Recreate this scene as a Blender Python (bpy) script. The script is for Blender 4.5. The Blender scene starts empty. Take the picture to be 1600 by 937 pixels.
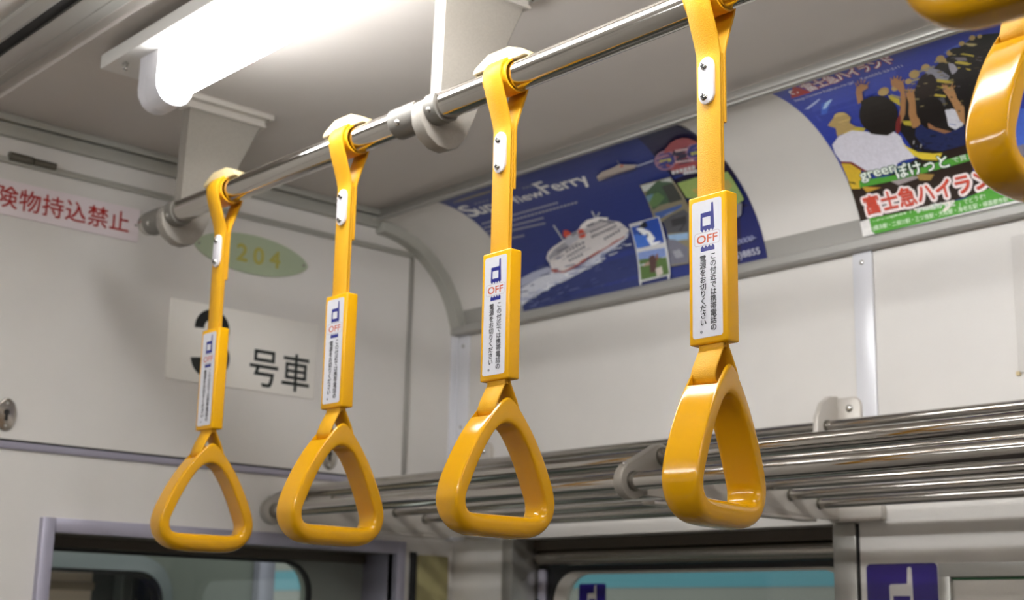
import bpy, bmesh, math, random
from mathutils import Vector, Matrix
random.seed(7)
PI = math.pi
H = 1.60                      # eye height of the photographer above the car floor
SC = bpy.context.scene
COL = SC.collection

# ------------------------------------------------------------------ camera
cam = bpy.data.cameras.new('camera')
cam_ob = bpy.data.objects.new('camera', cam)
COL.objects.link(cam_ob)
CR = Vector((0.7438362581, -0.6680146468, 0.0215418851))
CU = Vector((-0.1664398669, -0.1539232604, 0.9739637574))
CF = Vector((0.6473062581, 0.7280549853, 0.2256779709))
M = Matrix((CR, CU, -CF)).transposed().to_4x4()
M.translation = Vector((0, 0, H))
cam_ob.matrix_world = M
cam.sensor_width = 36
cam.lens = 49.556
cam.clip_start = 0.02
cam.dof.use_dof = True
cam.dof.focus_distance = 1.16
cam.dof.aperture_fstop = 9.0
SC.camera = cam_ob

# ------------------------------------------------------------------ light and exposure
TUBE_STRENGTH = 14.0
WORLD_STRENGTH = 0.55
SC.view_settings.view_transform = 'Standard'
SC.view_settings.look = 'None'
SC.view_settings.gamma = 1
SC.view_settings.use_curve_mapping = False
SC.view_settings.exposure = 1.29
w = bpy.data.worlds.new('station_night')
SC.world = w
w.use_nodes = True
w.node_tree.nodes['Background'].inputs[0].default_value = (0.95, 0.95, 0.95, 1)
w.node_tree.nodes['Background'].inputs[1].default_value = WORLD_STRENGTH

# ------------------------------------------------------------------ materials
def lin(c):
    return tuple((x / 12.92 if x <= 0.04045 else ((x + 0.055) / 1.055) ** 2.4) for x in (v / 255 for v in c))

def mat(name, rgb, rough=0.5, metal=0.0, var=0.0, vscale=20.0, stretch=(1, 1, 1), bump=0.0, bscale=200.0,
        rvar=0.0, coat=0.0, spec=0.5, alpha=None):
    m = bpy.data.materials.new(name); m.use_nodes = True
    nt = m.node_tree; N = nt.nodes; L = nt.links
    b = N['Principled BSDF']
    b.inputs['Roughness'].default_value = rough
    b.inputs['Metallic'].default_value = metal
    b.inputs['Coat Weight'].default_value = coat
    b.inputs['Specular IOR Level'].default_value = spec
    c = lin(rgb)
    tc = N.new('ShaderNodeTexCoord'); mp = N.new('ShaderNodeMapping')
    mp.inputs['Scale'].default_value = stretch
    L.new(tc.outputs['Object'], mp.inputs['Vector'])
    n = N.new('ShaderNodeTexNoise'); n.inputs['Scale'].default_value = vscale
    n.inputs['Detail'].default_value = 5; n.inputs['Roughness'].default_value = 0.6
    L.new(mp.outputs[0], n.inputs['Vector'])
    mx = N.new('ShaderNodeMix'); mx.data_type = 'RGBA'
    mx.inputs[6].default_value = tuple(x * (1 - var) for x in c) + (1,)
    mx.inputs[7].default_value = tuple(min(1, x * (1 + var)) for x in c) + (1,)
    L.new(n.outputs['Fac'], mx.inputs[0]); L.new(mx.outputs[2], b.inputs['Base Color'])
    if rvar:
        mr = N.new('ShaderNodeMapRange'); mr.inputs[3].default_value = rough - rvar; mr.inputs[4].default_value = rough + rvar
        L.new(n.outputs['Fac'], mr.inputs[0]); L.new(mr.outputs[0], b.inputs['Roughness'])
    if bump:
        n2 = N.new('ShaderNodeTexNoise'); n2.inputs['Scale'].default_value = bscale; n2.inputs['Detail'].default_value = 3
        L.new(mp.outputs[0], n2.inputs['Vector'])
        bp = N.new('ShaderNodeBump'); bp.inputs['Strength'].default_value = bump; bp.inputs['Distance'].default_value = 0.001
        L.new(n2.outputs['Fac'], bp.inputs['Height']); L.new(bp.outputs[0], b.inputs['Normal'])
    return m

MT = {}
MT['wall'] = mat('wall_laminate', (221, 217, 211), 0.42, var=0.06, vscale=9, bump=0.12, bscale=350)
MT['ceiling'] = mat('ceiling_laminate', (206, 199, 192), 0.65, spec=0.3, var=0.05, vscale=8, bump=0.12, bscale=350)
MT['floor'] = mat('floor_vinyl', (78, 72, 68), 0.6, var=0.08, vscale=30)
MT['trim'] = mat('trim_aluminium', (176, 174, 168), 0.38, metal=0.75, var=0.05, vscale=25, stretch=(8, 0.4, 8))
MT['trimdull'] = mat('trim_dull_grey', (182, 181, 172), 0.45, metal=0.3, var=0.05)
MT['channel_grey'] = mat('channel_grey', (168, 166, 160), 0.4, metal=0.3, var=0.04)
MT['cast_dark'] = mat('grey_clamp_casting', (122, 118, 111), 0.5, metal=0.2, var=0.16, vscale=500, bump=0.1, bscale=500)
MT['ballast'] = mat('dark_ballast', (58, 54, 50), 0.9, var=0.3, vscale=12, bump=0.5, bscale=30)
MT['hinge'] = mat('hinge_steel', (112, 108, 98), 0.4, metal=0.7, var=0.08)
MT['white_trim'] = mat('white_painted_strip', (226, 226, 230), 0.3, metal=0.1, var=0.03)
MT['lilac'] = mat('door_frame_anodised', (170, 167, 182), 0.42, metal=0.45, var=0.04)
MT['steel'] = mat('polished_steel', (184, 180, 174), 0.10, metal=1, var=0.06, vscale=30, stretch=(30, 0.6, 30), rvar=0.03)
MT['satin'] = mat('brushed_steel', (168, 162, 154), 0.24, metal=1, var=0.08, vscale=30, stretch=(30, 0.5, 30), rvar=0.05)
MT['cast'] = mat('silver_painted_casting', (152, 146, 137), 0.5, metal=0.2, var=0.16, vscale=500, bump=0.1, bscale=500)
MT['cast_light'] = mat('pale_painted_casting', (196, 190, 181), 0.42, metal=0.2, var=0.06, vscale=300)
MT['screw'] = mat('screw_chrome', (200, 198, 192), 0.2, metal=1, var=0.1, vscale=300)
MT['dark'] = mat('dark_gap', (26, 24, 22), 0.7, var=0.1)
MT['rubber'] = mat('black_rubber', (22, 22, 24), 0.55, var=0.1)
MT['brown'] = mat('dark_brown_header', (84, 74, 62), 0.5, var=0.12)
MT['plastic_y'] = mat('yellow_grip_plastic', (207, 150, 12), 0.12, var=0.03, vscale=120, bump=0.03, bscale=500, spec=0.4)
MT['box_y'] = mat('yellow_holder_plastic', (228, 167, 0), 0.24, var=0.02, vscale=120, spec=0.4)
MT['belt_y'] = mat('yellow_vinyl_belt', (215, 157, 14), 0.5, spec=0.35, var=0.05, vscale=600, bump=0.35, bscale=900)
MT['belt_in'] = mat('amber_sleeve', (236, 164, 20), 0.35, var=0.04, vscale=200)
MT['cream'] = mat('cream_clip_plastic', (206, 186, 140), 0.35, var=0.03)
MT['white_pl'] = mat('white_plastic', (214, 212, 216), 0.32, var=0.02)
MT['lamp_white'] = mat('lamp_white_enamel', (222, 219, 214), 0.4, var=0.02)
MT['sign_white'] = mat('sign_white', (238, 234, 226), 0.35, var=0.03, vscale=15)
MT['sign_cool'] = mat('sign_cool_white', (236, 224, 226), 0.35, var=0.03, vscale=15)
MT['sign_green'] = mat('sign_grey_green', (172, 184, 154), 0.4, var=0.05, vscale=40)
MT['olive'] = mat('yellowed_panel', (168, 160, 112), 0.4, var=0.14, vscale=9)
MT['night_glass'] = mat('night_window', (18, 20, 24), 0.05, var=0.1)
MT['teal'] = mat('train_teal', (46, 112, 124), 0.35, var=0.05, vscale=4)
MT['body_grey'] = mat('train_body', (104, 104, 97), 0.4, var=0.06, vscale=4)
MT['cab_grey'] = mat('cab_grey_green', (132, 136, 128), 0.5, var=0.06, vscale=6)
MT['cab_light'] = mat('cab_window_ring', (128, 134, 136), 0.4, var=0.05)
MT['cab_brown'] = mat('next_car_brown', (176, 152, 132), 0.5, var=0.08)
MT['cab_tan'] = mat('next_car_tan', (240, 214, 194), 0.5, var=0.06)
MT['cab_dark'] = mat('next_car_dark', (62, 66, 64), 0.5, var=0.1)

def emission(name, rgb, s):
    m = bpy.data.materials.new(name); m.use_nodes = True
    nt = m.node_tree; nt.nodes.remove(nt.nodes['Principled BSDF'])
    e = nt.nodes.new('ShaderNodeEmission'); e.inputs[0].default_value = tuple(rgb) + (1,); e.inputs[1].default_value = s
    nt.links.new(e.outputs[0], nt.nodes['Material Output'].inputs[0])
    return m
MT['tube'] = emission('fluorescent_tube', (0.985, 0.99, 1.0), TUBE_STRENGTH)

def glass(name, tint=(0.9, 0.95, 0.93)):
    m = bpy.data.materials.new(name); m.use_nodes = True
    nt = m.node_tree; N = nt.nodes; L = nt.links; N.remove(N['Principled BSDF'])
    t = N.new('ShaderNodeBsdfTransparent'); t.inputs[0].default_value = tint + (1,)
    g = N.new('ShaderNodeBsdfGlossy'); g.inputs['Roughness'].default_value = 0.02
    f = N.new('ShaderNodeFresnel'); f.inputs[0].default_value = 1.5
    mx = N.new('ShaderNodeMixShader')
    ge = N.new('ShaderNodeNewGeometry'); mu = N.new('ShaderNodeMath'); mu.operation = 'SUBTRACT'; mu.use_clamp = True
    L.new(f.outputs[0], mu.inputs[0]); L.new(ge.outputs['Backfacing'], mu.inputs[1])   # reflect on the outer faces only
    L.new(mu.outputs[0], mx.inputs[0]); L.new(t.outputs[0], mx.inputs[1]); L.new(g.outputs[0], mx.inputs[2])
    L.new(mx.outputs[0], N['Material Output'].inputs[0])
    return m
MT['glass'] = glass('window_glass')

def print_mat(name, rough=0.3, g0=0.92, g1=1.08):
    """ink on paper: colour from the printed colour layer, slightly grainy"""
    m = bpy.data.materials.new(name); m.use_nodes = True
    nt = m.node_tree; N = nt.nodes; L = nt.links; b = N['Principled BSDF']
    a = N.new('ShaderNodeVertexColor'); a.layer_name = 'Col'
    n = N.new('ShaderNodeTexNoise'); n.inputs['Scale'].default_value = 260; n.inputs['Detail'].default_value = 4
    tc = N.new('ShaderNodeTexCoord'); L.new(tc.outputs['Object'], n.inputs['Vector'])
    mr = N.new('ShaderNodeMapRange'); mr.inputs[3].default_value = g0; mr.inputs[4].default_value = g1
    L.new(n.outputs['Fac'], mr.inputs[0])
    mx = N.new('ShaderNodeVectorMath'); mx.operation = 'SCALE'
    L.new(a.outputs['Color'], mx.inputs[0]); L.new(mr.outputs[0], mx.inputs['Scale'])
    L.new(mx.outputs[0], b.inputs['Base Color'])
    b.inputs['Roughness'].default_value = rough
    return m
MT['poster'] = print_mat('poster_print', 0.35, 1.05, 1.45)
MT['sticker'] = print_mat('sticker_print', 0.16, 0.78, 0.86)
MT['signprint'] = print_mat('sign_print', 0.35)

# ------------------------------------------------------------------ mesh helpers
class MB:
    """collects shapes for ONE mesh object"""
    def __init__(s): s.bm = bmesh.new(); s.mats = []
    def mi(s, m):
        if m not in s.mats: s.mats.append(m)
        return s.mats.index(m)
    def face(s, vs, m=None):
        f = s.bm.faces.new(vs)
        if m: f.material_index = s.mi(m)
        return f
    def box(s, x0, x1, y0, y1, z0, z1, m=None, bev=0.0, seg=2):
        b = s.bm
        v = [b.verts.new((x, y, z)) for x in (x0, x1) for y in (y0, y1) for z in (z0, z1)]
        F = [s.face([v[i] for i in q], m) for q in ((0, 1, 3, 2), (4, 6, 7, 5), (0, 4, 5, 1), (2, 3, 7, 6), (0, 2, 6, 4), (1, 5, 7, 3))]
        if bev: s._bev(F, bev, seg)
        return s
    def _bev(s, F, w, seg):
        es = list({e for f in F for e in f.edges})
        bmesh.ops.bevel(s.bm, geom=es, offset=w, segments=seg, affect='EDGES', profile=0.5, clamp_overlap=True)
    def prism(s, pts, axis, a0, a1, m=None, bev=0.0, seg=2):
        """pts in the two other axes (XZ for 'y', YZ for 'x', XY for 'z'), pushed from a0 to a1"""
        def P(p, a): return {'y': (p[0], a, p[1]), 'x': (a, p[0], p[1]), 'z': (p[0], p[1], a)}[axis]
        A = [s.bm.verts.new(P(p, a0)) for p in pts]; B = [s.bm.verts.new(P(p, a1)) for p in pts]
        F = [s.face(A, m), s.face(B[::-1], m)]
        n = len(pts)
        for i in range(n):
            j = (i + 1) % n
            F.append(s.face([A[i], B[i], B[j], A[j]], m))
        if bev:
            es = list({e for f in F[:2] for e in f.edges})
            bmesh.ops.bevel(s.bm, geom=es, offset=bev, segments=seg, affect='EDGES', profile=0.5, clamp_overlap=True)
        return s
    def cyl(s, p0, p1, r, m=None, n=32, caps=True, r1=None, prof=None):
        """round bar from p0 to p1; prof = [(t, radius), ...] turns it"""
        p0 = Vector(p0); p1 = Vector(p1); d = (p1 - p0); L = d.length; d.normalize()
        q = d.to_track_quat('Z', 'Y').to_matrix()
        ux, uy = q.col[0], q.col[1]
        prof = prof or [(0, r), (1, r if r1 is None else r1)]
        rings = []
        for t, rr in prof:
            c = p0 + d * (L * t)
            rings.append([s.bm.verts.new(c + ux * (rr * math.cos(2 * PI * k / n)) + uy * (rr * math.sin(2 * PI * k / n))) for k in range(n)])
        for a, b in zip(rings, rings[1:]):
            for k in range(n): s.face([a[k], a[(k + 1) % n], b[(k + 1) % n], b[k]], m)
        if caps:
            s.face(rings[0][::-1], m); s.face(rings[-1], m)
        return s
    def tube(s, p0, p1, r, ri, m=None, n=32):
        """hollow sleeve"""
        p0 = Vector(p0); p1 = Vector(p1); d = (p1 - p0).normalized()
        q = d.to_track_quat('Z', 'Y').to_matrix(); ux, uy = q.col[0], q.col[1]
        R = []
        for c, rr in ((p0, ri), (p0, r), (p1, r), (p1, ri)):
            R.append([s.bm.verts.new(c + ux * (rr * math.cos(2 * PI * k / n)) + uy * (rr * math.sin(2 * PI * k / n))) for k in range(n)])
        for i in range(4):
            a, b = R[i], R[(i + 1) % 4]
            for k in range(n): s.face([a[k], a[(k + 1) % n], b[(k + 1) % n], b[k]], m)
        return s
    def dome(s, c, d, r, h, m=None, n=16, st=4):
        """screw head: a low dome at c facing d"""
        c = Vector(c); d = Vector(d).normalized(); q = d.to_track_quat('Z', 'Y').to_matrix(); ux, uy = q.col[0], q.col[1]
        prev = None
        for i in range(st):
            a = PI / 2 * i / st
            ring = [s.bm.verts.new(c + d * (h * math.sin(a)) + (ux * math.cos(2 * PI * k / n) + uy * math.sin(2 * PI * k / n)) * (r * math.cos(a))) for k in range(n)]
            if prev:
                for k in range(n): s.face([prev[k], prev[(k + 1) % n], ring[(k + 1) % n], ring[k]], m)
            prev = ring
        s.face(prev, m)
        return s
    def ribbon(s, path, y0, y1, th, m=None, bev=0.0006):
        """flat belt: path of (x, z) centre points, th thick, from y0 to y1 wide"""
        n = len(path); P = [Vector((p[0], 0, p[1])) for p in path]
        rows = []
        for i in range(n):
            t = (P[min(i + 1, n - 1)] - P[max(i - 1, 0)]).normalized()
            nr = Vector((-t.z, 0, t.x)) * (th / 2)
            a, b = P[i] + nr, P[i] - nr
            e = bev
            sec = [(a, y0 + e), (a, y1 - e), (P[i] + nr * (1 - 2 * e / th), y1), (P[i] - nr * (1 - 2 * e / th), y1), (b, y1 - e), (b, y0 + e), (P[i] - nr * (1 - 2 * e / th), y0), (P[i] + nr * (1 - 2 * e / th), y0)]
            rows.append([s.bm.verts.new((q.x, y, q.z)) for q, y in sec])
        k = len(rows[0])
        for A, B in zip(rows, rows[1:]):
            for i in range(k): s.face([A[i], A[(i + 1) % k], B[(i + 1) % k], B[i]], m)
        s.face(rows[0][::-1], m); s.face(rows[-1], m)
        return s
    def profile(s, pts, y0, y1, m=None, cuts=1):
        """open sheet: (x, z) profile drawn along y"""
        rows = []
        for i in range(cuts + 1):
            y = y0 + (y1 - y0) * i / cuts
            rows.append([s.bm.verts.new((p[0], y, p[1])) for p in pts])
        for A, B in zip(rows, rows[1:]):
            for i in range(len(pts) - 1): s.face([A[i], A[i + 1], B[i + 1], B[i]], m)
        return s
    def build(s, name, m=None, parent=None, smooth=35, loc=None, fixn=True):
        if fixn: bmesh.ops.recalc_face_normals(s.bm, faces=s.bm.faces)
        me = bpy.data.meshes.new(name); s.bm.to_mesh(me); s.bm.free()
        ms = s.mats or [m]
        if s.mats and m and m not in s.mats: pass
        for q in ms: me.materials.append(MT[q] if isinstance(q, str) else q)
        if smooth:
            me.shade_smooth(); me.set_sharp_from_angle(angle=math.radians(smooth))
        o = bpy.data.objects.new(name, me); COL.objects.link(o)
        if parent: o.parent = parent
        if loc: o.location = loc
        return o

def arc(cx, cz, r, a0, a1, n):
    return [(cx + r * math.cos(math.radians(a0 + (a1 - a0) * i / n)), cz + r * math.sin(math.radians(a0 + (a1 - a0) * i / n))) for i in range(n + 1)]

def rrect(x0, x1, y0, y1, r, n=5):
    return (arc(x1 - r, y1 - r, r, 0, 90, n) + arc(x0 + r, y1 - r, r, 90, 180, n) + arc(x0 + r, y0 + r, r, 180, 270, n) + arc(x1 - r, y0 + r, r, 270, 360, n))

def smooth_closed(P, sub=6):
    out = []; n = len(P)
    for i in range(n):
        p0, p1, p2, p3 = (Vector(P[(i + k - 1) % n]) for k in range(4))
        for j in range(sub):
            t = j / sub
            out.append(0.5 * ((2 * p1) + (p2 - p0) * t + (2 * p0 - 5 * p1 + 4 * p2 - p3) * t * t + (3 * p1 - p0 - 3 * p2 + p3) * t ** 3))
    return out

def tag(o, label, cat, group=None):
    o['label'] = label; o['category'] = cat
    if group: o['group'] = group
    return o
def empty(name, loc, label, cat, group=None, rz=0.0):
    o = bpy.data.objects.new(name, None); COL.objects.link(o)
    o.location = loc; o.rotation_euler = (0, 0, rz); o.empty_display_size = 0.05
    return tag(o, label, cat, group)
def struct(o):
    o['kind'] = 'structure'; return o
def structroot(name, loc=(0, 0, 0)):
    o = bpy.data.objects.new(name, None); COL.objects.link(o); o.location = loc; o['kind'] = 'structure'; return o
def copy_tree(o, parent=None):
    c = o.copy(); COL.objects.link(c)
    if parent: c.parent = parent
    for ch in o.children: copy_tree(ch, c)
    return c

# ------------------------------------------------------------------ lettering and print
_tc = {}
def text_geo(txt, offset=0.0, res=3):
    k = (txt, offset)
    if k in _tc: return _tc[k]
    c = bpy.data.curves.new('lettering', 'FONT'); c.body = txt; c.size = 1; c.resolution_u = res; c.offset = offset
    o = bpy.data.objects.new('lettering', c); COL.objects.link(o)
    bpy.context.view_layer.update()
    me = o.evaluated_get(bpy.context.evaluated_depsgraph_get()).to_mesh()
    V = [(v.co.x, v.co.y) for v in me.vertices]; Fc = [tuple(p.vertices) for p in me.polygons]
    o.evaluated_get(bpy.context.evaluated_depsgraph_get()).to_mesh_clear()
    bpy.data.objects.remove(o); bpy.data.curves.remove(c)
    _tc[k] = (V, Fc); return V, Fc

class Print:
    """flat printed sheet in (u right, v down) metres; layers stack by a hair"""
    def __init__(s, step=8e-6):
        s.bm = bmesh.new(); s.col = s.bm.loops.layers.float_color.new('Col'); s.k = 0; s.step = step
    def _f(s, vs, col):
        try: f = s.bm.faces.new(vs)
        except ValueError: return
        for l in f.loops: l[s.col] = col
    def poly(s, rgb, pts):
        s.k += 1; c = lin(rgb) + (1,)
        s._f([s.bm.verts.new((p[0], p[1], s.k * s.step)) for p in pts], c)
    def rect(s, rgb, u0, u1, v0, v1, r=0.0):
        s.poly(rgb, rrect(u0, u1, v0, v1, r) if r else [(u0, v0), (u1, v0), (u1, v1), (u0, v1)])
    def text(s, rgb, txt, u0, v0, em, sx=1.0, bold=0.0, dv=0.0, width=None, n=8):
        if bold:                                    # heavier strokes: copies shifted round a small circle
            for i in range(n):
                a = 2 * PI * (i + 0.5) / n
                s.text(rgb, txt, u0 + bold * em * math.cos(a), v0 + bold * em * math.sin(a), em, sx, 0.0, dv, width)
            return
        V, Fc = text_geo(txt)
        if not V: return
        s.k += 1; c = lin(rgb) + (1,)
        xs = [v[0] for v in V]; x0 = min(xs) if width else 0.0
        wd = (max(xs) - min(xs)) or 1
        kx = (width / wd) if width else em * sx
        vs = [s.bm.verts.new((u0 + (x - x0) * kx, v0 - y * em + dv * (x - x0) / wd, s.k * s.step)) for x, y in V]
        for f in Fc: s._f([vs[i] for i in f], c)
    def glyph(s, rgb, ch, uc, vc, em, sx=1.0, bold=0.0):
        """one character centred in its cell"""
        if bold:
            for i in range(4):
                a = PI / 2 * (i + 0.5); s.glyph(rgb, ch, uc + bold * em * math.cos(a), vc + bold * em * math.sin(a), em, sx)
            return
        V, Fc = text_geo(ch)
        s.k += 1; c = lin(rgb) + (1,)
        vs = [s.bm.verts.new((uc + (x - 0.5) * em * sx, vc - (y - 0.38) * em, s.k * s.step)) for x, y in V]
        for f in Fc: s._f([vs[i] for i in f], c)
    def clip(s, u0, u1, v0, v1):
        for co, no in (((u0, 0, 0), (-1, 0, 0)), ((u1, 0, 0), (1, 0, 0)), ((0, v0, 0), (0, -1, 0)), ((0, v1, 0), (0, 1, 0))):
            bmesh.ops.bisect_plane(s.bm, geom=s.bm.verts[:] + s.bm.edges[:] + s.bm.faces[:], plane_co=co, plane_no=no, clear_outer=True, dist=1e-7)
    def cutv(s, v0, v1, n):
        for i in range(1, n):
            bmesh.ops.bisect_plane(s.bm, geom=s.bm.verts[:] + s.bm.edges[:] + s.bm.faces[:], plane_co=(0, v0 + (v1 - v0) * i / n, 0), plane_no=(0, 1, 0), dist=1e-7)
    def build(s, name, m, fn, parent=None, loc=None):
        for v in s.bm.verts: v.co = Vector(fn(*v.co))
        me = bpy.data.meshes.new(name); s.bm.to_mesh(me); s.bm.free()
        me.materials.append(MT[m])
        o = bpy.data.objects.new(name, me); COL.objects.link(o)
        if parent: o.parent = parent
        if loc: o.location = loc
        return o

def draw_art(pr, art):
    for it in art:
        if it[0] == 'p':
            pr.poly(it[1], [(u / 1000, v / 1000) for u, v in it[2]])
        else:
            _, col, txt, a, b, h, oc, ow = it
            top = max(y for x, y in text_geo(txt)[0]); em = h / 1000 / top
            wd = (b[0] - a[0]) / 1000; dv = (b[1] - a[1]) / 1000
            if oc:
                pr.text(oc, txt, a[0] / 1000, a[1] / 1000, em, bold=ow + 0.035, width=wd, dv=dv, n=14)
            pr.text(col, txt, a[0] / 1000, a[1] / 1000, em, width=wd, dv=dv, bold=0.022 if h > 7 else 0.0, n=4)

# ================================================================== THE SETTING
WX, WL, YE, YB = 1.556, -1.15, 1.89, -3.2         # right wall, left wall, end wall, far rear wall
ZC = H + 0.688                                     # ceiling
CCX, CCZ, CRR = 1.362, H + 0.470, 0.197            # poster cove: centre and radius

fl = MB(); fl.box(WL - 0.1, 1.75, YB - 0.1, YE + 0.1, -0.05, 0, None); struct(fl.build('floor', 'floor', smooth=0))
ce = MB(); ce.box(0.681, 1.40, YB - 0.05, YE + 0.02, ZC, ZC + 0.03); ce.profile([(0.681, ZC), (0.6705, ZC + 0.0075), (0.664, ZC + 0.0085), (WL, ZC + 0.0085)], YB - 0.05, YE + 0.02); ce.box(WL - 0.05, 0.66, YB - 0.05, YE + 0.02, ZC + 0.012, ZC + 0.03); struct(ce.build('ceiling', 'ceiling', smooth=0))
bw = MB(); bw.box(WL - 0.1, 1.75, YB - 0.06, YB, 0, ZC + 0.03); struct(bw.build('wall_rear', 'wall', smooth=0))
lw = MB(); lw.box(WL - 0.06, WL, YB, YE, 0, ZC); struct(lw.build('wall_left', 'wall', smooth=0))
for i, y in enumerate((-2.2, -0.65, 0.9)):             # the opposite side: dark night windows
    wl = MB(); wl.prism(rrect(y - 0.66, y + 0.66, 0.80, 1.80, 0.06), 'x', WL, WL + 0.012, bev=0.002)
    struct(wl.build('window_%d' % (i + 2), 'night_glass', smooth=40))

# right wall: cove, upper panel, then the stepped lower panels with the window bay between them
def cove_pt(s):
    """point on the cove, s metres of arc below its top"""
    th = PI / 2 - s / CRR
    return CCX + CRR * math.cos(th), CCZ + CRR * math.sin(th)
def inn_(p, d):
    v = Vector((p[0] - CCX, p[1] - CCZ)).normalized(); return (p[0] - v.x * d, p[1] - v.y * d)
rw = MB()
cove = [(1.35, H + 0.669)] + [cove_pt(i * 0.27 / 30) for i in range(31)]
rw.profile(cove + [(1.60, H + 0.50)], YB, YE)
rw.profile([(WX, H + 0.53), (WX, H + 0.140)], YB, YE)
rw.profile([(WX, H + 0.140), (WX, 0)], YB, 1.072); rw.profile([(WX, H + 0.140), (WX, 0)], 1.757, YE)
rw.profile([(WX, H + 0.1405), (1.66, H + 0.1405)], 1.072, 1.757); rw.profile([(1.66, H - 0.9), (WX, H - 0.9), (WX, 0)], 1.072, 1.757)
for y in (1.072, 1.757):
    rw.prism([(WX, H - 0.9), (1.64, H - 0.9), (1.64, H + 0.1405), (WX, H + 0.1405)], 'y', y - 0.001 * (y < 1.5), y + 0.001 * (y > 1.5))
struct(rw.build('wall_right', 'wall', smooth=30))

# end wall with the doorway cut out of it
ew = MB()
DX0, DX1, DZ = 0.840, 1.430, H + 0.113
ew.box(WL, DX0, YE, YE + 0.012, 0, ZC); ew.box(DX1, 1.62, YE, YE + 0.012, 0, ZC); ew.box(DX0, DX1, YE, YE + 0.012, DZ, ZC)
struct(ew.build('wall_end', 'wall', smooth=0))

def strip(name, m, *boxes, bev=0.0015):
    b = MB()
    for q in boxes: b.box(*q, bev=bev)
    return struct(b.build(name, m, smooth=40))
# trim_1 cornice moulding above the posters; trim_2 the channel that holds their lower edge
t1 = MB(); t1.box(1.362, 1.392, YB, YE, H + 0.6762, H + 0.689, bev=0.0022)
struct(t1.build('trim_1', 'trim', smooth=25))
t2 = MB()
back = [cove_pt(0.268 - i * 0.030 / 6) for i in range(7)]
t2.prism([(1.562, H + 0.4965), (1.5395, H + 0.4965), (1.5375, H + 0.499), (1.5375, H + 0.5085), (1.5395, H + 0.5105), (1.5500, H + 0.5125)] + [inn_(p, 0.0006) for p in back] + [(1.562, back[-1][1])], 'y', YB, YE)
struct(t2.build('trim_2', 'channel_grey', smooth=25))
t12 = MB(); t12.prism([cove_pt(-0.012 + i * 0.0085 / 6) for i in range(7)] + [inn_(cove_pt(-0.0035 - i * 0.0085 / 6), 0.0022) for i in range(7)], 'y', YB, YE - 0.022, bev=0.0006)
struct(t12.build('trim_12', 'channel_grey', smooth=25))
# trim_3 end wall top moulding, trim_4 shutter-panel seam and its side and bottom mouldings
strip('trim_3', 'trimdull', (WL, 1.365, YE - 0.010, YE, H + 0.657, H + 0.676), (WL, 1.365, YE - 0.014, YE, H + 0.678, H + 0.688))
strip('trim_4', 'trimdull', (WL, 1.447, YE - 0.006, YE, H + 0.6195, H + 0.6285))
strip('trim_5', 'trim', (1.4400, 1.4470, YE - 0.006, YE, H + 0.232, H + 0.6195))
strip('trim_6', 'lilac', (WL, 1.447, YE - 0.005, YE, H + 0.2215, H + 0.2315))
strip('trim_7', 'dark', (WL, 1.447, YE - 0.002, YE, H + 0.2315, H + 0.2345), bev=0)
# trim_8 bent strip where the cove meets the end wall
t8 = MB()
po = [cove_pt(0.004 + i * 0.262 / 24) for i in range(25)]
def inn(p, d):
    v = Vector((p[0] - CCX, p[1] - CCZ)).normalized(); return (p[0] - v.x * d, p[1] - v.y * d)
t8.prism(po + [inn(p, 0.019) for p in reversed(po)], 'y', YE - 0.022, YE, bev=0.002)
struct(t8.build('trim_8', 'trimdull', smooth=40))
# trim_9 corner angle strip below it, trim_10 joint strip between the wall panels
t9 = MB(); t9.box(WX - 0.004, WX, YE - 0.034, YE - 0.002, H + 0.141, H + 0.4965, bev=0.001); t9.box(WX - 0.018, WX, YE - 0.004, YE, H + 0.141, H + 0.4965, bev=0.001)
t9o = struct(t9.build('trim_9', 'white_trim', smooth=40))
for z in (H + 0.478, H + 0.335): MB().dome((WX - 0.004, YE - 0.018, z), (-1, 0, 0), 0.0035, 0.002).build('screw', 'screw', t9o)
MB().dome((WX - 0.009, YE - 0.022, H + 0.515), (-1, -0.3, 0), 0.0035, 0.002).build('screw', 'screw', t9o)
t10 = MB(); t10.box(WX - 0.004, WX, 1.032, 1.062, H + 0.141, H + 0.4965, bev=0.0012)
t10o = struct(t10.build('trim_10', 'white_trim', smooth=40))
for z in (H + 0.482, H + 0.20): MB().dome((WX - 0.004, 1.047, z), (-1, 0, 0), 0.0036, 0.0022).build('screw', 'screw', t10o)

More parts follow.
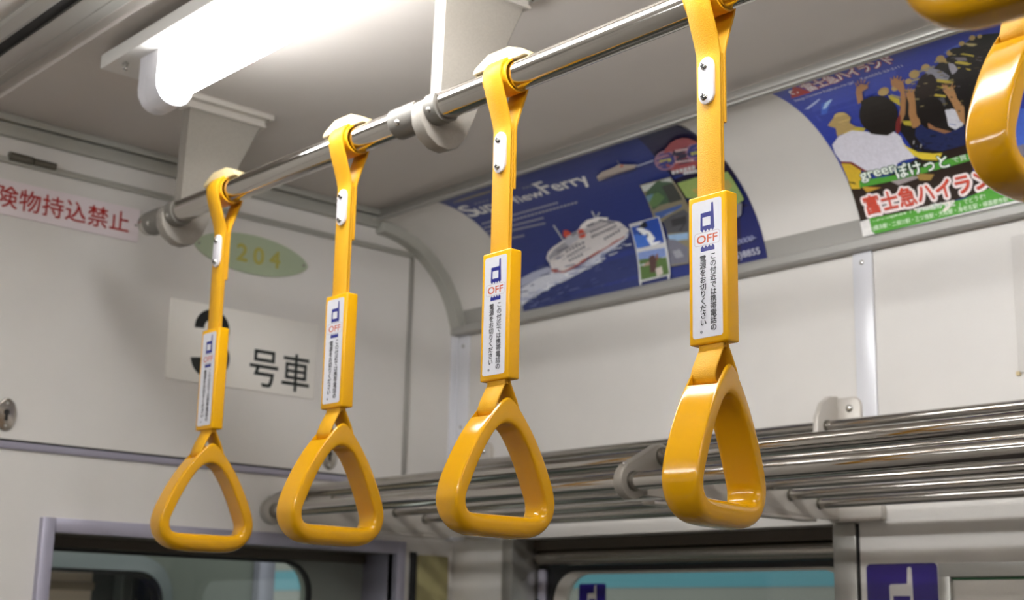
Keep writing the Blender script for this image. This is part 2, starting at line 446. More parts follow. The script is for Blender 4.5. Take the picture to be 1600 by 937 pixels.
# ---- door_1: lilac anodised frame, deep reveal, dark header and a leaf with a rounded pane
d1 = structroot('door_1', (0, 0, 0))
f = MB()
f.box(0.821, 0.840, YE - 0.012, YE + 0.10, 0.0, H + 0.133, bev=0.0015); f.box(1.430, 1.448, YE - 0.012, YE + 0.10, 0.0, H + 0.133, bev=0.0015)
f.box(0.840, 1.430, YE - 0.012, YE + 0.012, H + 0.113, H + 0.133, bev=0.0015)
f.build('door_frame', 'lilac', d1, smooth=40)
hd = MB(); hd.box(0.70, 1.60, YE + 0.012, YE + 0.08, H + 0.113, H + 0.133); hd.box(0.70, 1.60, YE + 0.075, YE + 0.115, H + 0.0985, H + 0.133, bev=0.002)
hd.build('header', 'brown', d1, smooth=40)
YD = 1.972
lf = MB()
hole = rrect(0.62, 1.327, H - 0.75, H + 0.0965, 0.05, 8)
def plate_with_hole(mb, outer, hole, axis, a0, a1, m=None):
    """flat plate with a rounded hole, outer = (p0, p1, q0, q1)"""
    p0, p1, q0, q1 = outer
    bm = mb.bm
    def P(p, a): return (p[0], a, p[1]) if axis == 'y' else (a, p[0], p[1])
    n = len(hole); cx = sum(h[0] for h in hole) / n; cz = sum(h[1] for h in hole) / n
    def out(h):
        dx, dz = h[0] - cx, h[1] - cz
        k = min(((p1 - cx) / dx if dx > 0 else (p0 - cx) / dx) if abs(dx) > 1e-9 else 1e9, ((q1 - cz) / dz if dz > 0 else (q0 - cz) / dz) if abs(dz) > 1e-9 else 1e9)
        return (cx + dx * k, cz + dz * k)
    ring_in = hole; ring_out = [out(h) for h in hole]
    for c in ((p0, q0), (p1, q0), (p1, q1), (p0, q1)):
        i = min(range(n), key=lambda i: (ring_out[i][0] - c[0]) ** 2 + (ring_out[i][1] - c[1]) ** 2)
        ring_out[i] = c
    R = [[bm.verts.new(P(p, a)) for p in ring] for ring, a in ((ring_in, a0), (ring_out, a0), (ring_out, a1), (ring_in, a1))]
    for i in range(4):
        A, B = R[i], R[(i + 1) % 4]
        for k in range(n): mb.face([A[k], A[(k + 1) % n], B[(k + 1) % n], B[k]], m)
plate_with_hole(lf, (0.55, 1.466, 0.02, H + 0.0983), hole, 'y', YD, YD + 0.03)
lf.build('door_leaf', 'cab_grey', d1, smooth=30)
gk = MB()
plate_with_hole(gk, (0.612, 1.335, H - 0.758, H + 0.0980), rrect(0.628, 1.319, H - 0.742, H + 0.0930, 0.046, 8), 'y', YD - 0.003, YD + 0.004)
gk = MB(); inner = rrect(0.628, 1.3205, H - 0.742, H + 0.0925, 0.046, 8); outr = rrect(0.621, 1.3275, H - 0.749, H + 0.0972, 0.051, 8)
Ra = [[gk.bm.verts.new((p[0], y, p[1])) for p in r] for r, y in ((inner, YD - 0.002), (outr, YD - 0.002), (outr, YD + 0.006), (inner, YD + 0.006))]
for i in range(4):
    for k in range(len(inner)): gk.face([Ra[i][k], Ra[i][(k + 1) % len(inner)], Ra[(i + 1) % 4][(k + 1) % len(inner)], Ra[(i + 1) % 4][k]])
gk.build('gasket', 'rubber', d1, smooth=40)
pn = MB(); pn.prism(rrect(0.624, 1.324, H - 0.745, H + 0.095, 0.048, 8), 'y', YD + 0.012, YD + 0.016); pn.build('pane', 'glass', d1, smooth=30)
sl = MB(); sl.box(1.468, 1.489, YD - 0.006, YD + 0.03, 0.02, H + 0.0983); sl.build('edge_seal', 'cab_dark', d1, smooth=0)
wv = MB(); wv.box(0.60, 1.60, YE + 0.012, YE + 0.3, -0.03, 0.0); wv.build('sill', 'trim', d1, smooth=0)

# ---- window_1: the bay in the right wall
w1 = structroot('window_1')
b = MB(); b.box(1.552, 1.64, 1.0715, 1.1065, H - 0.9, H + 0.1402, bev=0.0015); b.build('frame_post', 'trim', w1, smooth=40)
b = MB(); b.box(1.552, 1.64, 1.7315, 1.757, H - 0.9, H + 0.1402, bev=0.0015); b.build('frame_post', 'trim', w1, smooth=40)
b = MB(); b.box(1.5545, 1.66, 1.0680, 1.0712, H - 0.9, H + 0.139); b.build('shadow_gap', 'dark', w1, smooth=0)
b = MB(); b.box(1.600, 1.64, 1.1065, 1.7315, H + 0.1235, H + 0.1402); b.build('head_board', 'brown', w1, smooth=0)
b = MB(); b.cyl((1.612, 1.110, H + 0.1110), (1.612, 1.728, H + 0.1110), 0.0135, n=40); b.build('blind_roller', 'satin', w1)
b = MB(); b.box(1.606, 1.612, 1.710, 1.728, H - 0.9, H + 0.0925, bev=0.001); b.build('guide_rail', 'lilac', w1, smooth=40)
b = MB(); b.box(1.604, 1.609, 1.7245, 1.731, H + 0.02, H + 0.045, bev=0.002); b.build('latch', 'rubber', w1, smooth=40)
b = MB(); plate_with_hole(b, (1.1065, 1.7315, H - 0.9, H + 0.0975), rrect(1.112, 1.7010, H - 0.85, H + 0.0890, 0.05, 8), 'x', 1.613, 1.625); b.build('surround', 'rubber', w1, smooth=30)
b = MB()
ri = rrect(1.126, 1.672, H - 0.836, H + 0.0845, 0.046, 8); ro = rrect(1.112, 1.700, H - 0.85, H + 0.0888, 0.05, 8)
Ra = [[b.bm.verts.new((x, p[0], p[1])) for p in r] for r, x in ((ri, 1.618), (ro, 1.616), (ro, 1.626), (ri, 1.626))]
for i in range(4):
    for k in range(len(ri)): b.face([Ra[i][k], Ra[i][(k + 1) % len(ri)], Ra[(i + 1) % 4][(k + 1) % len(ri)], Ra[(i + 1) % 4][k]])
b.build('sash', 'cast_light', w1, smooth=40)
b = MB(); b.prism(rrect(1.118, 1.694, H - 0.84, H + 0.0875, 0.048, 8), 'x', 1.620, 1.624); b.build('pane', 'glass', w1, smooth=30)

# ================================================================== LUGGAGE RACK
YR0 = -1.6
rack = empty('luggage_rack', (WX, 1.096, H + 0.14), 'tubular steel luggage rack running along the right wall below the posters', 'luggage rack')
RL = Vector(rack.location)
def rp(o):                      # world-built rack mesh -> child of the rack
    o.parent = rack; o.location = -RL; return o
bars = {'front_rail': (1.156, H + 0.1617, 0.0105), 'upper_rail': (1.204, H + 0.1934, 0.0102), 'back_bar': (1.524, H + 0.2635, 0.0072)}
for nm, (x, z, r) in bars.items():
    rp(MB().cyl((x, YR0, z), (x, 1.834, z), r, n=48).build(nm, 'steel'))
floor_bars = [(1.263, H + 0.1872), (1.323, H + 0.1810), (1.383, H + 0.1748), (1.443, H + 0.1683), (1.503, H + 0.1618)]
for x, z in floor_bars:
    rp(MB().cyl((x, YR0, z), (x, 1.834, z), 0.0067, n=40).build('shelf_bar', 'steel'))
def tangent_lobes(c0, r0, c1, r1, n=10):
    """outline of the link that wraps two bars"""
    c0, c1 = Vector(c0), Vector(c1); d = c1 - c0; L = d.length; a = math.atan2(d.y, d.x); be = math.acos((r0 - r1) / L)
    out = []
    for i in range(n + 1):
        t = a + be + (2 * PI - 2 * be) * i / n; out.append((c0.x + r0 * math.cos(t), c0.y + r0 * math.sin(t)))
    for i in range(n + 1):
        t = a - be + (2 * be) * i / n; out.append((c1.x + r1 * math.cos(t), c1.y + r1 * math.sin(t)))
    return out
def rack_bracket(yf, thick=0.014):
    """cast bracket whose camera side lies at yf"""
    A = (1.204, H + 0.1934); B = (1.156, H + 0.1617)
    lk = MB(); lk.prism(tangent_lobes(B, 0.0205, A, 0.0150, 14), 'y', yf, yf + thick, bev=0.0022)
    o = rp(lk.build('link', 'cast', smooth=40))
    MB().dome((1.1475, yf + thick / 2, H + 0.1812), (-0.5, 0, 0.85), 0.0028, 0.0018).build('screw', 'screw', o)
    ar = MB()
    ar.prism([(1.180, H + 0.1475), (1.490, H + 0.1410), (1.502, H + 0.1430), (1.556, H + 0.1430), (1.556, H + 0.300), (1.549, H + 0.306), (1.532, H + 0.304), (1.516, H + 0.294), (1.505, H + 0.275), (1.502, H + 0.236), (1.515, H + 0.19), (1.498, H + 0.173), (1.383, H + 0.184), (1.263, H + 0.197), (1.204, H + 0.203), (1.180, H + 0.175)], 'y', yf + 0.002, yf + 0.010, bev=0.0012)
    ar.box(1.19, 1.494, yf + 0.000, yf + 0.020, H + 0.1385, H + 0.1425, bev=0.001)
    rp(ar.build('arm', 'cast_light', smooth=40))
    fl = MB(); fl.prism(rrect(yf - 0.034, yf + 0.018, H + 0.150, H + 0.303, 0.012, 5), 'x', 1.5475, 1.556, bev=0.0022)
    o = rp(fl.build('wall_flange', 'cast_light', smooth=40))
    MB().dome((1.5475, yf - 0.017, H + 0.288), (-1, 0, 0), 0.0052, 0.003).build('screw', 'screw', o)
    ft = MB(); ft.prism(rrect(yf - 0.062, yf + 0.018, H + 0.1405, H + 0.162, 0.005, 4), 'x', 1.544, 1.556, bev=0.002)
    rp(ft.build('foot_flange', 'cast_light', smooth=40))
    for x, z, ro in [(x, z, 0.0076) for x, z in floor_bars] + [(1.524, H + 0.2635, 0.0081), A + (0.0112,), B + (0.0115,)]:
        rp(MB().tube((x, yf - 0.0012, z), (x, yf + 0.012, z), ro, ro - 0.0018, n=36).build('bar_collar', 'hinge', smooth=40))
rack_bracket(1.088); rack_bracket(1.822)

# ================================================================== CEILING FITTINGS
RX, RZ, RR = 0.85, H + 0.518, 0.015                # handrail axis and radius

def light_fixture(loc, label):
    """loc = middle of the mount on the ceiling; fixture 1.2 long, its tray a finger below the ceiling"""
    t = empty('fluorescent_light', loc, label, 'ceiling light', 'fluorescent lights along the ceiling')
    tt = -0.0103
    mo = MB(); mo.box(-0.002, 0.034, -0.54, 0.54, tt, 0); mo.build('mount', 'lamp_white', t, smooth=0)
    tr = MB(); tr.box(-0.0450, 0.0450, -0.60, 0.60, tt - 0.0182, tt, bev=0.0012); tray = tr.build('tray', 'lamp_white', t, smooth=40)
    zb = tt - 0.0182
    for sx, sy in ((-0.0325, 0.556), (0.0325, -0.556)):
        sc = MB(); sc.cyl((sx, sy, zb), (sx, sy, zb - 0.009), 0.0021, n=16); sc.cyl((sx, sy, zb - 0.002), (sx, sy, zb - 0.005), 0.0040, n=18); sc.dome((sx, sy, zb - 0.009), (0, 0, -1), 0.0035, 0.0024)
        sc.build('screw', 'screw', tray)
    zt = tt - 0.0591
    for sg in (1, -1):
        so = MB()
        U = [(0.0243, zb)] + arc(0, zt, 0.0243, 0, -180, 18) + [(-0.0243, zb)]
        so.prism(U, 'y', sg * 0.518, sg * 0.535, bev=0.001)
        Ui = [(-0.0198, zb)] + arc(0, zt, 0.0198, -180, 0, 18) + [(0.0198, zb)]
        so.prism(U + Ui, 'y', sg * 0.489, sg * 0.518, bev=0.0008)
        s_ = so.build('socket', 'white_pl', t, smooth=40)
        MB().cyl((-0.0243, sg * 0.510, zt + 0.012), (-0.0245, sg * 0.510, zt + 0.012), 0.0042, n=18).build('socket_peg', 'white_pl', s_)
    MB().cyl((0, -0.508, zt), (0, 0.508, zt), 0.0170, n=40, prof=[(0, 0.010), (0.006, 0.0158), (0.014, 0.0170), (0.986, 0.0170), (0.994, 0.0158), (1, 0.010)]).build('tube', 'tube', t)
    return t
FX, FY = 0.7456, 1.563 - 0.60
L0 = light_fixture((FX, FY, ZC), 'white fluorescent ceiling light with bare glowing tube above the straps')
spots = [((FX, FY - 1.25, ZC), 'second fluorescent ceiling light of the row above the straps, behind the camera'),
         ((FX, FY - 2.5, ZC), 'rearmost fluorescent ceiling light of the row above the straps'),
         ((-0.20, FY + 0.06, ZC + 0.0085), 'fluorescent ceiling light over the opposite bench, nearest the end wall'),
         ((-0.20, FY - 1.19, ZC + 0.0085), 'fluorescent ceiling light over the opposite bench, middle of its row'),
         ((-0.20, FY - 2.44, ZC + 0.0085), 'rearmost fluorescent ceiling light over the opposite bench')]
for p, lb in spots:
    c = copy_tree(L0); c.location = p; c['label'] = lb

ad = empty('air_diffuser', (0.6165, 0.3, ZC), 'grey aluminium air diffuser with a black slot along the ceiling', 'air vent')
def adp(o): o.parent = ad; o.location = (-0.61, -0.3, -ZC + 0.0085); return o
b = MB()
b.prism([(0.6175, ZC), (0.6175, ZC - 0.006), (0.625, ZC - 0.008), (0.6395, ZC - 0.008), (0.6405, ZC - 0.0068), (0.6415, ZC - 0.008), (0.651, ZC - 0.0075), (0.6515, ZC - 0.0055), (0.659, ZC - 0.0045), (0.663, ZC - 0.001), (0.663, ZC)], 'y', YB, YE - 0.016)
adp(b.build('side_rail', 'trim', smooth=20))
b = MB(); b.prism([(0.600, ZC), (0.600, ZC - 0.006), (0.5945, ZC - 0.008), (0.580, ZC - 0.006), (0.5765, ZC - 0.002), (0.5765, ZC)], 'y', YB, YE - 0.016)
adp(b.build('side_rail', 'trim', smooth=20))
b = MB(); b.box(0.600, 0.6175, YB, YE - 0.016, ZC - 0.002, ZC); adp(b.build('slot', 'dark', smooth=0))

# ================================================================== HANDRAIL, BRACKETS
hr = MB(); hr.cyl((RX, -2.2, RZ), (RX, 1.700, RZ), RR, n=64)
tag(hr.build('handrail', 'steel'), 'polished steel overhead handrail sloping across the picture, carrying the yellow straps', 'handrail')
cr_ = MB(); cr_.cyl((-0.36, 0.3005, RZ + 0.0115), (RX - 0.008, 0.3005, RZ + 0.0115), RR, n=48)
tag(cr_.build('cross_rail', 'steel'), 'steel cross rail joining the handrail over the doorway, behind the top right corner', 'handrail')

def rail_bracket(y, label):
    t = empty('rail_bracket', (RX, y, RZ), label, 'bracket', 'brackets hanging the handrail from the ceiling')
    zc = ZC - RZ
    P = [(0.007, zc - 0.016), (0.007, 0.0135), (0.0, 0.006), (-0.0140, 0.0075), (-0.0178, 0.0040), (-0.0195, -0.004), (-0.0175, -0.018), (-0.010, -0.030), (0.004, -0.0385), (0.018, -0.040), (0.031, -0.0345), (0.041, -0.022), (0.049, -0.002), (0.056, 0.016), (0.1215, zc - 0.016)]
    pl = MB(); pl.prism(P, 'y', -0.009, 0.009, bev=0.0018)
    p_ = pl.build('plate', 'cast', t, smooth=40)
    fg = MB()
    fg.box(0.003, 0.126, -0.013, 0.013, zc - 0.020, zc - 0.0155, bev=0.0015); fg.box(0.004, 0.125, -0.009, 0.009, zc - 0.0155, zc - 0.009); fg.box(0.003, 0.134, -0.020, 0.020, zc - 0.009, zc, bev=0.0018)
    f_ = fg.build('ceiling_flange', 'cast_light', t, smooth=40)
    for sy in (-0.0145, 0.0145): MB().dome((0.126, sy, zc - 0.009), (0, 0, -1), 0.0034, 0.0022).build('screw', 'screw', f_)
    def saddle(ro, y0, y1, a0=146, a1=330):
        cl = MB(); cl.prism(arc(0, 0, ro, a0, a1, 30) + arc(0, 0, RR - 0.0004, a1, a0, 30), 'y', y0, y1, bev=0.0008)
        return cl.build('clamp', 'cast_dark', t, smooth=40)
    saddle(0.0180, -0.026, -0.009); c_ = saddle(0.0177, 0.009, 0.052)
    for sy, a in ((0.036, 205), (-0.0165, 205)):
        d = Vector((math.cos(math.radians(a)), 0, math.sin(math.radians(a))))
        MB().dome(Vector((0, sy, 0)) + d * 0.0174, d, 0.0036, 0.0020).build('screw', 'screw', c_)
    return t
b1 = rail_bracket(1.089, 'tapered grey casting hanging the handrail from the ceiling between the second and third straps')
b2 = copy_tree(b1); b2.location = (RX, 1.632, RZ); b2['label'] = 'tapered grey casting holding the far end of the handrail, below the lamp socket'

# ================================================================== HAND STRAPS
# side outline of the grip (x half-width, z above its lowest point)
OUT = [(0.0, 0.1275), (0.0065, 0.1245), (0.0150, 0.1160), (0.0285, 0.0995), (0.0390, 0.0835), (0.0480, 0.0670), (0.0555, 0.0505), (0.0595, 0.0365), (0.0600, 0.0270), (0.0572, 0.0155), (0.0480, 0.0060), (0.0350, 0.0012), (0.0180, 0.0)]
INN = [(0.0, 0.1030), (0.0090, 0.1005), (0.0170, 0.0935), (0.0270, 0.0790), (0.0345, 0.0650), (0.0415, 0.0500), (0.0460, 0.0390), (0.0470, 0.0320), (0.0435, 0.0245), (0.0370, 0.0212), (0.0180, 0.0208)]
def closed(half, zb):
    return half + [(0.0, zb)] + [(-x, z) for x, z in reversed(half[1:])]
def polar(P, n, c=(0.0, 0.062)):
    S = smooth_closed(P, 8); A = sorted((math.atan2(p[1] - c[1], p[0] - c[0]), math.hypot(p[0] - c[0], p[1] - c[1])) for p in S)
    A = [(A[-1][0] - 2 * PI, A[-1][1])] + A + [(A[0][0] + 2 * PI, A[0][1])]
    out = []
    for i in range(n):
        t = -PI + 2 * PI * (i + 0.5) / n
        for (a, ra), (b_, rb) in zip(A, A[1:]):
            if a <= t <= b_: out.append((t, ra + (rb - ra) * (t - a) / ((b_ - a) or 1))); break
    return [(c[0] + r * math.cos(t), c[1] + r * math.sin(t)) for t, r in out]
def grip_mesh():
    n, k = 160, 28
    O = polar(closed(OUT, 0.0), n); I = polar(closed(INN, 0.0208), n)
    bm = bmesh.new(); rows = []
    HD = 0.0155
    for o, i in zip(O, I):
        o, i = Vector(o), Vector(i); z = o.y
        t = max(0.0, min(1.0, (z - 0.012) / 0.035)); t = t * t * (3 - 2 * t)
        e = 2.7 + 6.0 * t
        row = []
        for j in range(k):
            a = 2 * PI * (j + 0.5) / k; ca, sa = math.cos(a), math.sin(a)
            u = math.copysign(abs(ca) ** (2 / e), ca); v = math.copysign(abs(sa) ** (2 / e), sa)
            p = (o + i) / 2 + (o - i) / 2 * u
            row.append(bm.verts.new((p.x, v * HD, p.y)))
        rows.append(row)
    for a in range(n):
        A, B = rows[a], rows[(a + 1) % n]
        for j in range(k): bm.faces.new([A[j], A[(j + 1) % k], B[(j + 1) % k], B[j]])
    bmesh.ops.recalc_face_normals(bm, faces=bm.faces)
    me = bpy.data.meshes.new('grip'); bm.to_mesh(me); bm.free()
    o = bpy.data.objects.new('grip_cutting', me); COL.objects.link(o)
    cb = MB(); cb.box(-0.06, 0.06, -0.0129, 0.0129, 0.1083, 0.16); co = cb.build('cutter', None, smooth=0) if False else None
    cm = bpy.data.meshes.new('cutter'); cb.bm.to_mesh(cm); cb.bm.free(); co = bpy.data.objects.new('cutter', cm); COL.objects.link(co)
    md = o.modifiers.new('slot', 'BOOLEAN'); md.object = co; md.operation = 'DIFFERENCE'; md.solver = 'EXACT'
    bpy.context.view_layer.update()
    dg = bpy.context.evaluated_depsgraph_get()
    m2 = bpy.data.meshes.new_from_object(o.evaluated_get(dg)); m2.name = 'grip'
    bpy.data.objects.remove(o); bpy.data.objects.remove(co)
    m2.materials.clear(); m2.materials.append(MT['plastic_y'])
    m2.shade_smooth(); m2.set_sharp_from_angle(angle=math.radians(38))
    return m2
GRIP = grip_mesh()

BLUE = (40, 46, 132); INK = (34, 30, 32); ORANGE = (206, 92, 52)
def phone_sticker(parent, loc):
    """label on the holder: 31 x 113 mm, u runs towards -y, v down; loc = its top far corner"""
    p = Print(4e-6); mm = 0.001
    def R(c, u0, u1, v0, v1, r=0): p.rect(c, u0 * mm, u1 * mm, v0 * mm, v1 * mm, r * mm)
    R((226, 226, 232), 0, 31, 0, 113, 2.6)
    p.poly(BLUE, [(20.4 * mm, 3 * mm), (22.4 * mm, 3 * mm), (23.6 * mm, 24.5 * mm), (8.8 * mm, 24.5 * mm), (9.2 * mm, 10.4 * mm), (20.2 * mm, 10.2 * mm)])
    R((226, 226, 232), 11.2, 19.4, 14.2, 21.4)
    for i in range(4): p.poly(BLUE, [((9.0 + i * 3.6) * mm, 24.4 * mm), ((12.6 + i * 3.6) * mm, 24.4 * mm), ((10.8 + i * 3.6) * mm, 26.6 * mm)])
    R(BLUE, 9.0, 23.4, 39.5, 42.6)
    for i in range(4): p.poly(BLUE, [((9.0 + i * 3.6) * mm, 39.6 * mm), ((12.6 + i * 3.6) * mm, 39.6 * mm), ((10.8 + i * 3.6) * mm, 37.6 * mm)])
    R((190, 170, 172), 2.6, 29.0, 26.6, 37.6, 2.4); R((228, 228, 234), 3.0, 28.6, 27.0, 37.2, 2.1)
    p.text(ORANGE, 'OFF', 5.2 * mm, 35.5 * mm, 9.4 * mm, width=21.2 * mm, bold=0.025, n=4)
    for col, u, v0 in (('この付近では携帯電話の', 21.8, 44.6), ('電源をお切りください。', 11.4, 45.4)):
        for i, ch in enumerate(col): p.glyph(INK, ch, u * mm, (v0 + 2.9 + i * 5.82) * mm, 6.1 * mm, 1.12, 0.014)
    return p.build('sticker', 'sticker', lambda u, v, k: (loc[0] - 0.00025 - k, loc[1] - u, loc[2] - v), parent)

def hand_strap(short=False):
    """origin at the lowest point of the grip, hanging from a rail along y; long strap = label holder on the belt"""
    t = empty('hand_strap', (0, 0, 0), '', 'hand strap', 'yellow hand straps hanging from the overhead rails')
    top = 0.4405 if not short else 0.240            # rail axis above the grip's lowest point
    g = bpy.data.objects.new('grip', GRIP); COL.objects.link(g); g.parent = t
    wy = 0.0125
    # belt: folded round the grip's slot, up through the holder, round the rail
    be = MB()
    zb = 0.1435                                     # where the two plies meet below the holder
    loop = [(-0.0015, zb + 0.004), (-0.0030, zb - 0.003), (-0.0070, 0.1330), (-0.0115, 0.1245), (-0.0145, 0.1165), (-0.0135, 0.1118), (-0.009, 0.1100), (0, 0.1096)]
    loop = loop + [(-x, z) for x, z in reversed(loop[:-1])]
    be.ribbon(loop, -wy, wy, 0.0022)
    if not short:
        be.ribbon([(-0.0030, 0.14), (-0.0030, top - 0.052 - 0.005)], -wy, wy, 0.0030); be.ribbon([(0.0000, 0.14), (0.0000, top - 0.0535)], -wy + 0.0004, wy - 0.0004, 0.0026)
        zs = top - 0.054; zt_ = top - 0.113
    else:
        be.ribbon([(-0.0024, 0.142), (-0.0024, 0.190)], -wy, wy, 0.0026); zs = 0.184; zt_ = 0.150
    Rb = RR + 0.0036
    tan = 20
    a0 = 180 + tan
    up = [(-0.0030, zs - 0.006), (-0.0030, zs)] if not short else [(-0.0024, 0.180), (-0.0024, zs)]
    e0 = (Rb * math.cos(math.radians(a0)), top + Rb * math.sin(math.radians(a0)))
    # s-curve from the straight run to the tangent on the rail
    def hermite(p0, m0, p1, m1, n):
        o = []
        for i in range(1, n):
            s_ = i / n; h00 = 2 * s_ ** 3 - 3 * s_ ** 2 + 1; h10 = s_ ** 3 - 2 * s_ ** 2 + s_; h01 = -2 * s_ ** 3 + 3 * s_ ** 2; h11 = s_ ** 3 - s_ ** 2
            o.append(tuple(h00 * p0[i2] + h10 * m0[i2] + h01 * p1[i2] + h11 * m1[i2] for i2 in (0, 1)))
        return o
    path = [up[0]] + [up[1]] + hermite(up[1], (0, 0.03), e0, (-0.004, 0.03), 8) + [e0] + arc(0, top, Rb, a0, -tan, 20)[1:]
    e1 = path[-1]; dn = (0.0030 if not short else 0.0008, zs)
    path += hermite(e1, (-0.004, -0.03), dn, (0, -0.03), 8) + [dn, (dn[0], zt_)]
    be.ribbon(path, -wy, wy, 0.0030)
    be.build('belt', 'belt_y', t, smooth=45)
    sv = MB(); sv.tube((0, -0.0165, top), (0, 0.0165, top), RR + 0.0019, RR, n=40); sv.build('rail_sleeve', 'belt_in', t, smooth=45)
    # cream clip above the rail
    cv = MB(); z0 = top + RR
    cv.prism([(-0.036, z0 - 0.001), (0.041, z0 - 0.001), (0.038, z0 + 0.004), (0.018, z0 + 0.0135), (-0.012, z0 + 0.0135), (-0.031, z0 + 0.006)], 'x', -0.0095, 0.0095, bev=0.0014)
    cv.build('rail_clip', 'cream', t, smooth=40)
    if not short:
        pc = top - 0.076
        rp_ = MB(); rp_.prism(rrect(-0.0078, 0.0078, pc - 0.0205, pc + 0.0205, 0.0076, 7), 'x', -0.0072, -0.0044, bev=0.0009)
        r_ = rp_.build('rivet_plate', 'white_pl', t, smooth=40)
        for dz in (0.0128, -0.0138):
            s_ = MB(); s_.dome((-0.0071, 0.0018, pc + dz), (-1, 0, 0), 0.0036, 0.0026)
            s_.build('screw', 'screw', r_)
            cx_ = MB(); cx_.box(-0.0098, -0.0090, 0.0018 - 0.0020, 0.0018 + 0.0020, pc + dz - 0.00045, pc + dz + 0.00045); cx_.box(-0.0098, -0.0090, 0.0018 - 0.00045, 0.0018 + 0.00045, pc + dz - 0.0020, pc + dz + 0.0020)
            cx_.build('screw_slot', 'dark', r_, smooth=0)
        hb = MB(); hb.box(-0.0075, 0.0075, -0.0198, 0.0198, 0.1435, 0.2665, bev=0.0018, seg=3)
        h_ = hb.build('label_holder', 'box_y', t, smooth=50)
        phone_sticker(h_, (-0.0075, 0.0155, 0.2615))
    return t
GZ = RZ - 0.4405
long_labels = [(1.4945, -3, 'long yellow hand strap hanging in front of the car number sign'),
               (1.2300, 3, 'long yellow hand strap between the car number sign and the bent corner strip'),
               (0.9690, 0, 'long yellow hand strap hanging in front of the ferry poster, left of the whale photo'),
               (0.7115, 13, 'long yellow hand strap with a turned grip and a bright glare across its sticker')]
S0 = hand_strap()
for i, (y, yaw, lb) in enumerate(long_labels):
    s = S0 if i == 0 else copy_tree(S0)
    s.location = (RX - 0.002, y, GZ); s['label'] = lb
    for ch in s.children:
        if ch.name.split('.')[0] == 'grip': ch.rotation_euler = (0, 0, math.radians(yaw))
K0 = hand_strap(True)
K0.location = (RX - 0.006, 0.432, RZ - 0.240); K0['label'] = 'short yellow hand strap in front of the roller coaster poster, cut by the right edge'
for ch in K0.children:
    if ch.name.split('.')[0] == 'grip': ch.rotation_euler = (0, 0, math.radians(-2))
K1 = copy_tree(K0)
K1.location = (0.5905, 0.3005, RZ - 0.2285); K1.rotation_euler = (0, 0, math.radians(90))
K1['label'] = 'blurred yellow grip at the top right corner, closest to the camera'
for ch in K1.children:
    if ch.name.split('.')[0] == 'grip': ch.rotation_euler = (0, 0, math.radians(4))

